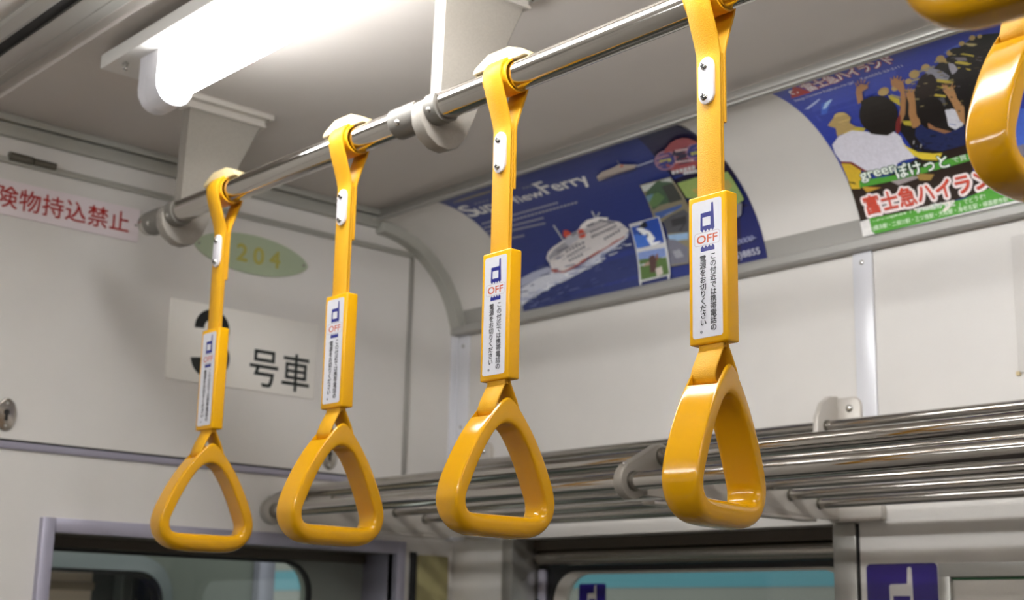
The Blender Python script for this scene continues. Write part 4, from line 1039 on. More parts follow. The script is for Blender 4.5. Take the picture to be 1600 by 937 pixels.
('p',(36,46,92),[(-98.8,157.0),(-80.2,155.8),(-79.7,154.0),(-98.3,155.1)]),
('p',(70,78,120),[(-167.1,185.1),(-141.9,186.6),(-141.2,185.0),(-166.4,183.5)]),
('p',(36,46,92),[(-140.7,149.1),(-119.1,149.1),(-118.5,147.8),(-140.1,147.8)]),
('p',(36,46,92),[(-19.1,233.2),(-7.7,232.0),(-7.9,230.8),(-19.3,231.9)]),
('p',(36,46,92),[(-123.1,253.8),(-111.6,250.2),(-112.5,248.9),(-124.1,252.6)]),
('p',(58,66,112),[(176.9,286.7),(186.6,286.9),(186.5,286.0),(176.7,285.8)]),
('p',(48,58,104),[(175.0,298.2),(195.7,297.1),(195.2,295.4),(174.5,296.5)]),
('p',(70,78,120),[(228.9,292.3),(239.7,291.9),(239.3,290.3),(228.5,290.7)]),
('p',(70,78,120),[(117.6,189.1),(129.2,188.8),(129.5,187.1),(118.0,187.3)]),
('p',(48,58,104),[(264.5,220.1),(277.0,220.8),(277.2,219.6),(264.7,218.9)]),
('p',(70,78,120),[(-152.1,238.5),(-134.7,236.7),(-135.1,234.8),(-152.4,236.6)]),
('p',(58,66,112),[(-135.8,184.3),(-124.7,184.6),(-124.0,182.7),(-135.1,182.3)]),
('p',(70,78,120),[(245.6,280.3),(264.4,280.7),(264.3,279.4),(245.5,279.0)]),
('p',(70,78,120),[(-38.4,155.0),(-22.5,156.7),(-21.4,155.0),(-37.3,153.3)]),
('p',(48,58,104),[(181.0,300.2),(202.8,301.7),(202.7,300.7),(180.9,299.2)]),
('p',(58,66,112),[(265.2,236.0),(277.1,234.0),(276.7,232.7),(264.9,234.8)]),
('p',(70,78,120),[(244.1,305.0),(261.1,303.8),(260.7,302.8),(243.8,304.0)]),
('p',(70,78,120),[(164.2,281.7),(173.1,280.1),(172.4,278.6),(163.5,280.2)]),
('p',(36,46,92),[(129.6,205.4),(152.7,205.5),(153.0,203.9),(129.9,203.8)]),
('p',(36,46,92),[(222.8,217.3),(241.7,217.6),(241.9,216.3),(223.0,215.9)]),
('p',(48,58,104),[(215.4,275.9),(231.3,275.6),(231.1,273.9),(215.2,274.2)]),
('p',(58,66,112),[(-87.8,220.2),(-63.2,221.5),(-63.0,220.7),(-87.5,219.3)]),
('p',(70,78,120),[(-12.5,240.9),(11.0,240.5),(11.0,239.2),(-12.6,239.5)]),
('p',(48,58,104),[(13.2,229.7),(30.0,230.2),(30.2,228.5),(13.5,227.9)]),
('p',(48,58,104),[(-107.7,193.4),(-94.6,190.4),(-95.0,188.6),(-108.2,191.5)]),
('p',(58,66,112),[(150.6,260.2),(166.8,260.1),(166.7,258.7),(150.5,258.7)]),
('p',(36,46,92),[(138.2,295.9),(146.3,293.9),(145.5,292.6),(137.4,294.7)]),
('p',(48,58,104),[(-21.9,163.2),(-12.5,162.6),(-12.1,161.1),(-21.5,161.7)]),
('p',(58,66,112),[(-52.5,241.3),(-28.6,240.2),(-28.7,238.9),(-52.6,240.0)]),
('p',(58,66,112),[(93.8,255.2),(109.4,254.1),(109.1,252.6),(93.5,253.8)]),
('p',(36,46,92),[(-11.4,215.9),(12.1,216.3),(12.3,215.0),(-11.2,214.6)]),
('p',(36,46,92),[(59.0,192.9),(70.7,191.1),(70.6,190.1),(58.9,192.0)]),
('p',(36,46,92),[(188.5,302.0),(197.1,299.0),(196.1,297.6),(187.5,300.6)]),
('p',(70,78,120),[(129.8,219.4),(146.8,220.1),(147.1,218.6),(130.1,217.9)]),
('p',(58,66,112),[(-96.8,250.5),(-84.1,250.9),(-84.1,249.6),(-96.7,249.2)]),
('p',(58,66,112),[(-165.9,179.6),(-143.2,180.6),(-142.7,179.5),(-165.4,178.5)]),
('p',(70,78,120),[(-171.9,216.8),(-148.6,218.4),(-148.2,217.1),(-171.5,215.5)]),
('p',(36,46,92),[(235.5,290.5),(253.9,288.8),(253.4,287.5),(235.1,289.2)]),
('p',(36,46,92),[(237.4,229.9),(258.5,230.4),(258.6,229.4),(237.5,228.9)]),
('p',(70,78,120),[(194.9,250.6),(203.5,247.4),(202.7,246.3),(194.1,249.4)]),
('p',(36,46,92),[(49.2,248.7),(57.5,247.9),(57.1,246.0),(48.8,246.8)]),
('p',(48,58,104),[(-132.7,142.8),(-110.3,142.4),(-109.7,141.1),(-132.0,141.5)]),
('p',(48,58,104),[(39.8,223.2),(48.6,221.9),(48.3,220.2),(39.4,221.6)]),
('p',(70,78,120),[(72.7,197.1),(95.4,198.4),(95.9,196.9),(73.2,195.5)]),
('p',(58,66,112),[(-64.7,169.0),(-52.8,168.0),(-52.5,166.5),(-64.4,167.4)]),
('p',(48,58,104),[(143.7,211.7),(164.6,210.6),(164.7,209.5),(143.8,210.5)]),
('p',(70,78,120),[(-133.9,146.6),(-115.4,144.3),(-114.9,142.6),(-133.5,144.9)]),
('p',(58,66,112),[(248.7,297.8),(263.2,298.9),(263.1,297.1),(248.6,296.0)]),
('p',(70,78,120),[(-196.9,236.9),(-180.9,237.5),(-180.8,235.9),(-196.7,235.3)]),
('p',(48,58,104),[(180.1,202.7),(189.1,199.2),(188.3,197.7),(179.2,201.2)]),
('p',(70,78,120),[(103.7,205.4),(114.6,205.2),(114.8,204.0),(103.9,204.1)]),
('p',(58,66,112),[(145.9,266.9),(154.1,266.7),(153.9,265.5),(145.7,265.7)]),
('p',(70,78,120),[(48.3,269.9),(66.9,270.9),(66.9,269.2),(48.3,268.2)]),
('p',(70,78,120),[(238.0,229.5),(246.2,228.1),(245.9,227.0),(237.7,228.3)]),
('p',(48,58,104),[(229.2,290.2),(248.4,288.2),(247.8,286.6),(228.6,288.7)]),
('p',(70,78,120),[(176.6,249.0),(198.4,247.5),(198.3,246.5),(176.4,248.0)]),
('p',(70,78,120),[(-111.0,199.7),(-92.2,197.3),(-92.3,195.5),(-111.1,197.9)]),
('p',(48,58,104),[(-134.3,202.9),(-107.9,205.0),(-107.5,203.8),(-133.9,201.8)]),
('p',(58,66,112),[(91.3,282.1),(104.4,281.6),(104.0,279.7),(90.8,280.2)]),
('p',(58,66,112),[(-102.0,141.0),(-90.3,137.6),(-90.4,136.4),(-102.1,139.8)]),
('p',(48,58,104),[(-126.4,243.2),(-116.7,243.0),(-116.7,241.4),(-126.4,241.7)]),
('p',(70,78,120),[(239.0,250.4),(250.8,247.9),(250.3,246.6),(238.5,249.0)]),
('p',(70,78,120),[(129.8,259.0),(151.9,261.2),(152.0,259.8),(130.0,257.7)]),
('p',(58,66,112),[(-36.9,220.9),(-22.8,220.1),(-22.8,218.7),(-36.9,219.4)]),
('p',(58,66,112),[(-54.0,259.3),(-29.5,261.4),(-29.3,259.9),(-53.8,257.9)]),
('p',(48,58,104),[(160.5,257.1),(171.3,255.3),(170.9,254.2),(160.1,256.0)]),
('p',(70,78,120),[(-6.3,243.2),(10.7,240.9),(10.2,239.2),(-6.7,241.5)]),
('p',(48,58,104),[(175.0,215.0),(187.9,214.7),(188.1,212.9),(175.1,213.2)]),
('p',(48,58,104),[(-26.8,205.2),(-5.5,204.7),(-5.4,203.8),(-26.7,204.3)]),
('p',(58,66,112),[(69.6,210.4),(93.5,210.6),(93.7,209.1),(69.9,208.9)]),
('p',(70,78,120),[(153.1,212.9),(175.2,212.7),(175.4,211.3),(153.3,211.5)]),
('p',(36,46,92),[(-104.5,260.4),(-80.1,258.6),(-80.4,257.5),(-104.8,259.3)]),
('p',(36,46,92),[(85.7,192.5),(103.2,191.9),(103.4,190.9),(85.9,191.5)]),
('p',(58,66,112),[(102.2,211.1),(118.5,210.2),(118.5,209.2),(102.3,210.2)]),
('p',(36,46,92),[(-164.2,220.1),(-146.9,220.0),(-146.7,218.5),(-164.1,218.6)]),
('p',(70,78,120),[(167.0,208.0),(176.7,205.3),(176.3,204.4),(166.6,207.1)]),
('p',(70,78,120),[(209.9,285.7),(231.6,285.4),(231.4,284.0),(209.6,284.4)]),
('p',(48,58,104),[(137.8,288.0),(149.8,288.6),(149.7,286.8),(137.7,286.1)]),
('p',(70,78,120),[(-131.6,216.3),(-105.2,216.5),(-105.0,215.1),(-131.4,214.9)]),
('p',(170,176,196),[(52.4,233.3),(66.2,232.9),(66.2,231.6),(52.3,232.0)]),
('p',(222,224,228),[(206.5,206.2),(218.6,205.9),(218.9,204.0),(206.8,204.2)]),
('p',(170,176,196),[(210.1,208.0),(215.7,205.7),(215.1,204.7),(209.5,207.0)]),
('p',(170,176,196),[(20.0,239.2),(29.4,239.2),(29.4,238.3),(20.0,238.3)]),
('p',(120,130,165),[(231.3,199.6),(243.3,200.1),(243.5,199.1),(231.6,198.6)]),
('p',(120,130,165),[(217.7,198.7),(228.5,198.7),(228.7,197.6),(217.9,197.6)]),
('p',(120,130,165),[(172.9,216.5),(184.3,215.4),(184.3,213.9),(172.8,215.0)]),
('p',(120,130,165),[(9.1,246.9),(19.8,246.3),(19.6,244.6),(8.9,245.2)]),
('p',(120,130,165),[(38.1,243.5),(46.1,243.2),(46.0,241.2),(38.0,241.4)]),
('p',(170,176,196),[(151.9,214.4),(157.2,214.8),(157.5,213.5),(152.2,213.1)]),
('p',(170,176,196),[(109.5,225.7),(118.9,225.0),(118.8,223.8),(109.4,224.4)]),
('p',(232,232,234),[(172.7,211.4),(180.7,211.0),(180.8,209.9),(172.7,210.3)]),
('p',(222,224,228),[(85.3,230.1),(96.8,231.1),(97.2,229.5),(85.7,228.4)]),
('p',(232,232,234),[(113.4,222.1),(125.3,221.3),(125.3,220.2),(113.3,220.9)]),
('p',(120,130,165),[(215.8,200.2),(221.6,199.5),(221.5,197.5),(215.8,198.2)]),
('p',(170,176,196),[(147.3,214.1),(153.3,212.5),(152.9,211.3),(146.8,212.9)]),
('p',(170,176,196),[(49.2,239.9),(55.2,240.4),(55.5,238.7),(49.5,238.2)]),
('p',(170,176,196),[(72.5,228.7),(88.0,227.1),(87.9,226.2),(72.4,227.8)]),
('p',(232,232,234),[(76.8,233.3),(87.0,230.7),(86.3,229.1),(76.0,231.6)]),
('p',(170,176,196),[(80.8,233.1),(91.4,231.3),(91.0,229.8),(80.3,231.5)]),
('p',(170,176,196),[(208.5,201.9),(221.0,202.4),(221.2,201.4),(208.7,201.0)]),
('p',(120,130,165),[(48.0,236.7),(58.3,235.6),(58.0,234.0),(47.7,235.1)]),
('p',(120,130,165),[(172.7,208.9),(185.8,209.4),(186.0,208.4),(172.9,207.9)]),
('p',(170,176,196),[(154.3,213.5),(165.9,214.4),(166.4,212.5),(154.9,211.6)]),
('p',(222,224,228),[(240.6,197.0),(252.0,196.3),(252.1,195.2),(240.7,195.9)]),
('p',(120,130,165),[(30.6,236.1),(42.1,234.0),(41.8,232.9),(30.2,235.0)]),
('p',(232,232,234),[(78.7,230.1),(84.4,229.3),(84.0,227.5),(78.3,228.3)]),
('p',(222,224,228),[(237.5,204.0),(249.2,202.4),(249.1,201.4),(237.4,203.0)]),
('p',(222,224,228),[(250.7,196.5),(261.1,197.1),(261.4,195.9),(251.0,195.3)]),
('p',(120,130,165),[(195.3,206.6),(204.7,207.9),(205.4,206.1),(196.0,204.8)]),
('p',(232,232,234),[(88.2,230.8),(94.5,230.6),(94.5,228.9),(88.2,229.1)]),
('p',(222,224,228),[(198.8,209.3),(211.8,211.7),(212.4,210.4),(199.4,208.0)]),
('p',(170,176,196),[(183.1,214.2),(189.1,212.1),(188.4,210.8),(182.4,212.8)]),
('p',(170,176,196),[(118.6,224.8),(130.5,226.2),(131.0,224.6),(119.1,223.2)]),
('p',(120,130,165),[(187.8,212.3),(198.4,210.6),(198.2,209.8),(187.7,211.4)]),
('p',(232,232,234),[(123.5,218.5),(137.6,220.1),(138.0,218.9),(123.9,217.3)]),
('p',(232,232,234),[(77.2,226.9),(84.0,224.2),(83.4,223.4),(76.6,226.1)]),
('p',(170,176,196),[(6.6,242.7),(22.1,241.4),(21.8,239.6),(6.3,240.9)]),
('p',(170,176,196),[(236.1,196.4),(242.4,194.8),(242.0,193.0),(235.7,194.5)]),
('p',(232,232,234),[(58.2,237.2),(70.8,236.4),(70.7,235.5),(58.1,236.3)]),
('p',(120,130,165),[(163.8,209.6),(170.2,210.4),(170.5,209.5),(164.2,208.6)]),
('p',(222,224,228),[(65.9,234.5),(80.5,234.9),(80.8,232.8),(66.1,232.4)]),
('p',(222,224,228),[(119.9,221.3),(132.1,220.8),(132.2,219.2),(120.0,219.7)]),
('p',(222,224,228),[(195.8,206.2),(200.7,205.3),(200.4,203.4),(195.4,204.3)]),
('p',(120,130,165),[(90.3,229.4),(101.1,227.6),(100.8,226.3),(90.0,228.1)]),
('p',(120,130,165),[(65.2,235.7),(79.5,237.4),(79.9,236.1),(65.5,234.4)]),
('p',(232,232,234),[(123.2,219.2),(134.1,218.0),(133.9,216.1),(122.9,217.3)]),
('p',(232,232,234),[(87.0,231.0),(94.8,230.1),(94.6,228.7),(86.8,229.6)]),
('p',(120,130,165),[(22.7,247.4),(36.2,249.3),(36.5,247.9),(23.1,246.0)]),
('p',(232,232,234),[(208.9,207.1),(220.0,208.4),(220.4,207.2),(209.4,205.9)]),
('p',(170,176,196),[(96.7,223.7),(105.7,224.7),(106.0,223.9),(97.0,222.8)]),
('p',(120,130,165),[(208.0,206.1),(221.8,206.3),(222.2,204.4),(208.4,204.1)]),
('p',(120,130,165),[(145.2,220.5),(154.2,219.3),(153.9,217.6),(145.0,218.8)]),
('p',(120,130,165),[(213.3,200.4),(223.4,201.6),(223.9,200.2),(213.8,198.9)]),
('p',(170,176,196),[(54.5,236.3),(65.6,237.3),(65.9,235.6),(54.9,234.6)]),
('p',(120,130,165),[(239.9,198.7),(245.5,197.2),(244.9,195.3),(239.3,196.8)]),
('p',(120,130,165),[(131.7,218.4),(143.0,220.0),(143.5,218.5),(132.3,216.9)]),
('p',(170,176,196),[(115.4,220.7),(124.5,221.1),(124.7,219.7),(115.6,219.4)]),
('p',(120,130,165),[(95.3,231.4),(106.1,229.1),(105.5,227.5),(94.7,229.8)]),
('p',(120,130,165),[(20.8,243.6),(33.8,244.7),(34.2,242.9),(21.2,241.7)]),
('p',(222,224,228),[(40.8,242.7),(48.0,242.2),(47.8,240.9),(40.6,241.5)]),
('p',(170,176,196),[(66.2,236.7),(77.7,236.1),(77.6,234.8),(66.1,235.5)]),
('p',(170,176,196),[(262.0,193.6),(270.7,192.0),(270.5,190.8),(261.9,192.4)]),
('p',(222,224,228),[(171.4,217.4),(185.9,216.5),(185.9,215.5),(171.4,216.4)]),
('p',(222,224,228),[(269.4,195.1),(281.7,195.8),(282.1,194.4),(269.8,193.7)]),
('p',(120,130,165),[(14.9,241.7),(21.5,241.9),(21.7,240.0),(15.0,239.7)]),
('p',(120,130,165),[(80.8,233.9),(89.0,232.2),(88.7,231.2),(80.5,232.9)]),
('p',(222,224,228),[(229.4,203.6),(239.2,204.5),(239.7,203.2),(229.9,202.2)]),
('p',(170,176,196),[(29.4,240.9),(45.2,239.3),(44.9,237.7),(29.1,239.3)]),
('p',(222,224,228),[(7.2,247.1),(21.6,247.8),(21.8,245.9),(7.4,245.2)]),
('p',(172,160,150),[(308.7,59.7),(327.2,51.8),(347.4,50.5),(367.2,47.1),(375.8,53.2),(390.2,59.8),(381.0,65.6),(342.9,66.7),(304.2,69.6)]),
('p',(110,95,90),[(305.5,67.2),(378.4,66.7),(379.9,64.1),(307.2,64.6)]),
('p',(160,165,185),[(386.4,64.7),(419.7,63.2),(421.4,60.2),(388.1,61.6)]),
('p',(150,145,150),[(366.8,48.2),(372.6,36.7),(370.8,37.2),(365.0,48.6)]),
('p',(180,110,90),[(361.0,53.7),(369.1,48.0),(371.6,51.2),(365.1,56.9)]),
('p',(130,122,100),[(361.0,101.1),(421.3,101.9),(417.6,160.5),(379.3,244.8),(343.2,243.2),(352.8,214.4),(360.5,175.6),(346.2,161.6)]),
('p',(186,190,186),[(362.4,102.9),(418.4,103.6),(417.3,114.4),(357.6,118.5)]),
('p',(70,92,70),[(357.6,118.5),(394.2,102.8),(416.8,105.7),(413.2,148.6),(351.9,152.6)]),
('p',(64,66,62),[(395.2,111.9),(416.6,110.0),(413.2,148.6),(388.5,149.7)]),
('p',(92,120,76),[(355.8,127.5),(380.8,120.3),(387.0,134.1),(362.0,146.8),(352.3,148.9)]),
('p',(96,128,150),[(355.9,123.5),(372.8,122.9),(353.2,136.8)]),
('p',(66,92,150),[(351.3,155.4),(408.7,152.6),(403.4,157.8),(354.0,167.0)]),
('p',(180,188,200),[(359.2,163.9),(380.5,162.4),(394.9,158.6),(371.9,163.2)]),
('p',(82,82,86),[(358.7,171.6),(378.6,165.5),(407.1,161.6),(410.7,169.5),(395.6,198.3),(357.7,192.1)]),
('p',(58,58,60),[(374.9,171.8),(401.6,167.4),(405.6,178.7),(383.2,194.1),(370.1,188.0)]),
('p',(140,170,200),[(356.5,194.6),(395.4,198.6),(390.8,208.8),(357.5,205.5)]),
('p',(112,112,124),[(352.1,201.1),(366.4,203.9),(385.9,220.7),(378.3,243.1),(343.9,241.1)]),
('p',(150,150,158),[(353.5,214.5),(366.1,213.7),(374.5,234.5),(358.2,234.7)]),
('p',(196,196,196),[(295.6,162.3),(357.1,162.0),(340.3,253.7),(333.7,268.4),(334.0,255.8),(280.6,257.0),(276.7,267.0),(275.8,255.6)]),
('p',(40,74,160),[(297.0,164.1),(354.5,163.5),(343.7,210.7),(288.2,208.6)]),
('p',(66,110,196),[(293.8,175.1),(315.4,174.4),(321.9,201.7),(290.4,205.7)]),
('p',(28,30,40),[(318.3,166.1),(328.1,163.9),(331.3,169.0),(323.6,176.2),(319.6,194.5),(308.3,187.0),(301.3,176.7),(307.9,172.8)]),
('p',(226,228,230),[(304.2,171.9),(314.5,172.4),(327.0,182.2),(332.5,197.1),(340.5,202.1),(328.9,204.8),(318.3,205.0),(315.1,190.1)]),
('p',(120,140,190),[(287.6,209.8),(343.3,212.6),(339.9,228.2),(285.3,223.4)]),
('p',(84,110,60),[(286.0,221.6),(340.6,226.4),(337.8,253.9),(280.5,253.8)]),
('p',(172,140,128),[(290.4,225.7),(305.5,225.1),(302.7,239.2),(289.6,240.2)]),
('p',(84,60,58),[(306.7,222.1),(317.7,215.9),(320.1,227.8),(312.0,250.5),(300.3,250.1)]),
('p',(196,186,176),[(313.6,237.9),(327.0,235.5),(326.4,251.4),(313.2,253.9)]),
('p',(200,210,220),[(283.4,228.3),(295.7,228.6),(294.6,231.6),(283.1,231.6)]),
('p',(120,76,60),[(320.9,221.4),(326.6,217.6),(324.0,228.5),(319.4,229.6)]),
('p',(150,70,74),[(504.4,70.7),(495.9,82.4),(484.8,92.1),(472.0,99.1),(458.7,102.6),(446.4,102.4),(436.6,98.3),(430.9,90.7),(430.4,80.3),(435.4,68.1),(445.5,55.4),(459.2,43.8),(474.5,35.0),(489.0,30.6),(500.5,31.3),(507.9,37.1),(510.8,46.6),(509.6,58.3)]),
('p',(37,32,60),[(489.7,70.2),(484.7,76.9),(478.1,82.6),(470.7,86.6),(463.0,88.7),(456.2,88.5),(450.9,86.1),(447.9,81.6),(447.8,75.6),(450.7,68.7),(456.1,61.7),(463.5,55.4),(471.8,50.8),(479.7,48.5),(486.4,48.8),(490.9,51.7),(493.0,56.8),(492.6,63.2)]),
('p',(150,110,130),[(458.2,69.1),(453.1,75.9),(446.3,81.7),(438.6,85.8),(430.7,87.9),(423.7,87.7),(418.3,85.2),(415.4,80.7),(415.3,74.6),(418.4,67.6),(424.1,60.4),(431.7,54.0),(440.3,49.3),(448.5,47.0),(455.2,47.3),(459.9,50.3),(461.9,55.4),(461.3,62.0)]),
('p',(44,54,120),[(455.2,69.0),(450.8,74.7),(445.0,79.7),(438.4,83.2),(431.8,85.0),(425.9,84.8),(421.3,82.7),(418.9,78.8),(418.9,73.6),(421.5,67.7),(426.3,61.6),(432.7,56.3),(439.8,52.4),(446.7,50.4),(452.5,50.7),(456.5,53.2),(458.3,57.5),(457.8,63.0)]),
('p',(150,110,130),[(512.6,70.8),(508.0,77.2),(501.8,82.6),(494.8,86.5),(487.6,88.4),(481.1,88.3),(476.1,85.9),(473.3,81.7),(473.1,76.0),(475.8,69.4),(480.9,62.7),(487.8,56.8),(495.5,52.4),(503.0,50.2),(509.3,50.6),(513.6,53.3),(515.7,58.1),(515.3,64.2)]),
('p',(44,54,120),[(509.7,70.7),(505.8,76.1),(500.6,80.7),(494.6,83.9),(488.6,85.6),(483.1,85.4),(478.9,83.5),(476.6,79.9),(476.5,75.1),(478.8,69.5),(483.0,63.9),(488.7,59.0),(495.2,55.4),(501.4,53.6),(506.7,53.8),(510.4,56.1),(512.2,60.0),(512.0,65.1)]),
('p',(176,172,80),[(425.5,71.4),(431.4,72.0),(435.8,65.4),(429.9,64.8)]),
('p',(176,172,80),[(432.4,72.2),(438.4,72.8),(442.7,66.2),(436.8,65.5)]),
('p',(176,172,80),[(439.4,72.9),(445.3,73.5),(449.5,66.9),(443.7,66.3)]),
('p',(176,172,80),[(482.3,74.3),(487.1,74.5),(490.9,68.1),(486.1,67.8)]),
('p',(176,172,80),[(488.0,74.5),(492.8,74.8),(496.5,68.4),(491.7,68.1)]),
('p',(176,172,80),[(493.6,74.8),(498.4,75.1),(502.1,68.7),(497.4,68.4)]),
('p',(210,180,180),[(466.2,58.0),(469.4,58.5),(472.7,53.8),(469.5,53.2)]),
('p',(210,180,180),[(470.2,58.7),(473.3,59.2),(476.7,54.5),(473.5,53.9)]),
('p',(210,180,180),[(474.1,59.3),(477.3,59.9),(480.6,55.2),(477.4,54.6)]),
('p',(210,180,180),[(478.1,60.0),(481.3,60.6),(484.5,55.9),(481.4,55.3)]),
('p',(210,180,180),[(482.1,60.7),(485.3,61.3),(488.5,56.6),(485.3,56.0)]),
('p',(210,180,180),[(448.8,79.5),(452.7,80.3),(455.2,76.8),(451.3,75.9)]),
('p',(210,180,180),[(453.7,80.5),(457.7,81.4),(460.1,77.9),(456.2,77.0)]),
('p',(210,180,180),[(458.6,81.6),(462.6,82.4),(465.0,79.0),(461.1,78.1)]),
('p',(210,180,180),[(463.5,82.6),(467.5,83.5),(469.8,80.0),(466.0,79.2)]),
('p',(210,180,180),[(468.4,83.7),(472.4,84.5),(474.7,81.1),(470.8,80.3)]),
('p',(210,180,180),[(473.3,84.7),(477.2,85.5),(479.6,82.1),(475.7,81.3)]),
('p',(190,188,190),[(427.0,98.7),(433.0,98.9),(436.6,92.2),(430.6,91.9)]),
('p',(190,188,190),[(434.5,99.0),(440.5,99.2),(444.0,92.5),(438.1,92.2)]),
('p',(190,188,190),[(442.0,99.2),(447.9,99.5),(451.4,92.8),(445.5,92.5)]),
('p',(190,188,190),[(449.4,99.5),(455.3,99.7),(458.8,93.1),(452.9,92.8)]),
('p',(190,188,190),[(456.8,99.8),(462.6,100.0),(466.1,93.3),(460.2,93.1)]),
('p',(190,188,190),[(464.1,100.0),(470.0,100.2),(473.3,93.6),(467.5,93.4)]),
('p',(200,198,200),[(444.5,105.0),(448.7,105.5),(452.1,99.7),(447.9,99.2)]),
('p',(200,198,200),[(449.5,105.6),(453.7,106.0),(457.0,100.3),(452.8,99.8)]),
('p',(200,198,200),[(454.4,106.1),(458.6,106.6),(461.9,100.9),(457.8,100.4)]),
('p',(200,198,200),[(459.4,106.7),(463.6,107.2),(466.9,101.5),(462.7,101.0)]),
('p',(200,198,200),[(464.3,107.3),(468.5,107.7),(471.7,102.0),(467.6,101.5)]),
('p',(146,166,96),[(423.7,116.3),(459.2,115.6),(514.2,120.3),(513.9,170.5),(492.1,178.0),(438.8,151.4),(422.0,144.1)]),
('p',(176,160,90),[(438.3,128.7),(468.6,129.5),(506.6,128.8),(507.3,151.0),(474.0,156.6),(442.8,145.1)]),
('p',(90,100,60),[(436.2,137.3),(439.1,138.4),(441.1,135.9),(438.1,134.8)]),
('p',(90,100,60),[(442.1,139.6),(445.1,140.7),(447.0,138.2),(444.1,137.1)]),
('p',(90,100,60),[(448.1,141.8),(451.1,142.9),(453.0,140.4),(450.0,139.3)]),
('p',(90,100,60),[(454.1,144.0),(457.0,145.1),(458.9,142.6),(455.9,141.5)]),
('p',(90,100,60),[(460.0,146.1),(463.0,147.2),(464.8,144.8),(461.8,143.7)]),
('p',(90,100,60),[(466.0,148.3),(469.0,149.4),(470.7,146.9),(467.8,145.9)]),
('p',(90,100,60),[(471.9,150.4),(474.9,151.5),(476.7,149.1),(473.7,148.0)]),
('p',(90,100,60),[(477.9,152.5),(480.9,153.6),(482.6,151.2),(479.6,150.1)]),
('p',(90,100,60),[(483.9,154.6),(486.8,155.7),(488.5,153.3),(485.6,152.3)]),
('p',(90,100,60),[(489.8,156.7),(492.8,157.8),(494.4,155.4),(491.5,154.4)]),
('p',(90,100,60),[(495.8,158.8),(498.7,159.8),(500.4,157.5),(497.4,156.4)]),
('p',(90,100,60),[(501.7,160.8),(504.7,161.9),(506.3,159.5),(503.3,158.5)]),
('p',(130,130,136),[(497.8,174.3),(507.8,175.0),(498.0,192.4),(487.5,194.9)]),
('t',(176,176,190),'5)8855',(467.1,254.3),(511.1,253.8),9.3,None,0.03),
('p',(130,134,165),[(482.3,232.0),(479.1,234.4),(476.0,234.4),(474.8,232.1),(476.3,228.8),(479.6,226.5),(482.7,226.5),(483.8,228.8)]),
('p',(130,134,165),[(489.9,231.7),(486.7,234.0),(483.6,234.0),(482.4,231.7),(484.0,228.4),(487.2,226.1),(490.3,226.1),(491.4,228.4)]),
('p',(130,134,165),[(497.4,231.3),(494.2,233.6),(491.2,233.6),(490.0,231.3),(491.5,228.1),(494.8,225.8),(497.9,225.7),(498.9,228.0)]),
('p',(130,134,165),[(504.9,230.9),(501.7,233.2),(498.7,233.2),(497.6,230.9),(499.1,227.7),(502.3,225.4),(505.4,225.4),(506.4,227.7)]),
('p',(37,40,96),[(480.8,231.2),(478.9,232.7),(477.2,232.9),(476.8,231.6),(477.8,229.6),(479.8,228.1),(481.4,228.0),(481.9,229.3)]),
('p',(37,40,96),[(488.4,230.9),(486.5,232.4),(484.8,232.5),(484.4,231.2),(485.4,229.2),(487.4,227.7),(489.0,227.6),(489.5,228.9)]),
('p',(37,40,96),[(496.0,230.5),(494.1,232.0),(492.4,232.1),(492.0,230.8),(493.0,228.9),(494.9,227.4),(496.6,227.2),(497.0,228.5)]),
('p',(37,40,96),[(503.5,230.1),(501.6,231.6),(499.9,231.8),(499.5,230.5),(500.5,228.5),(502.5,227.0),(504.1,226.9),(504.5,228.1)]),
('p',(130,134,165),[(499.5,230.8),(510.7,230.5),(510.7,229.0),(499.6,229.3)]),
]
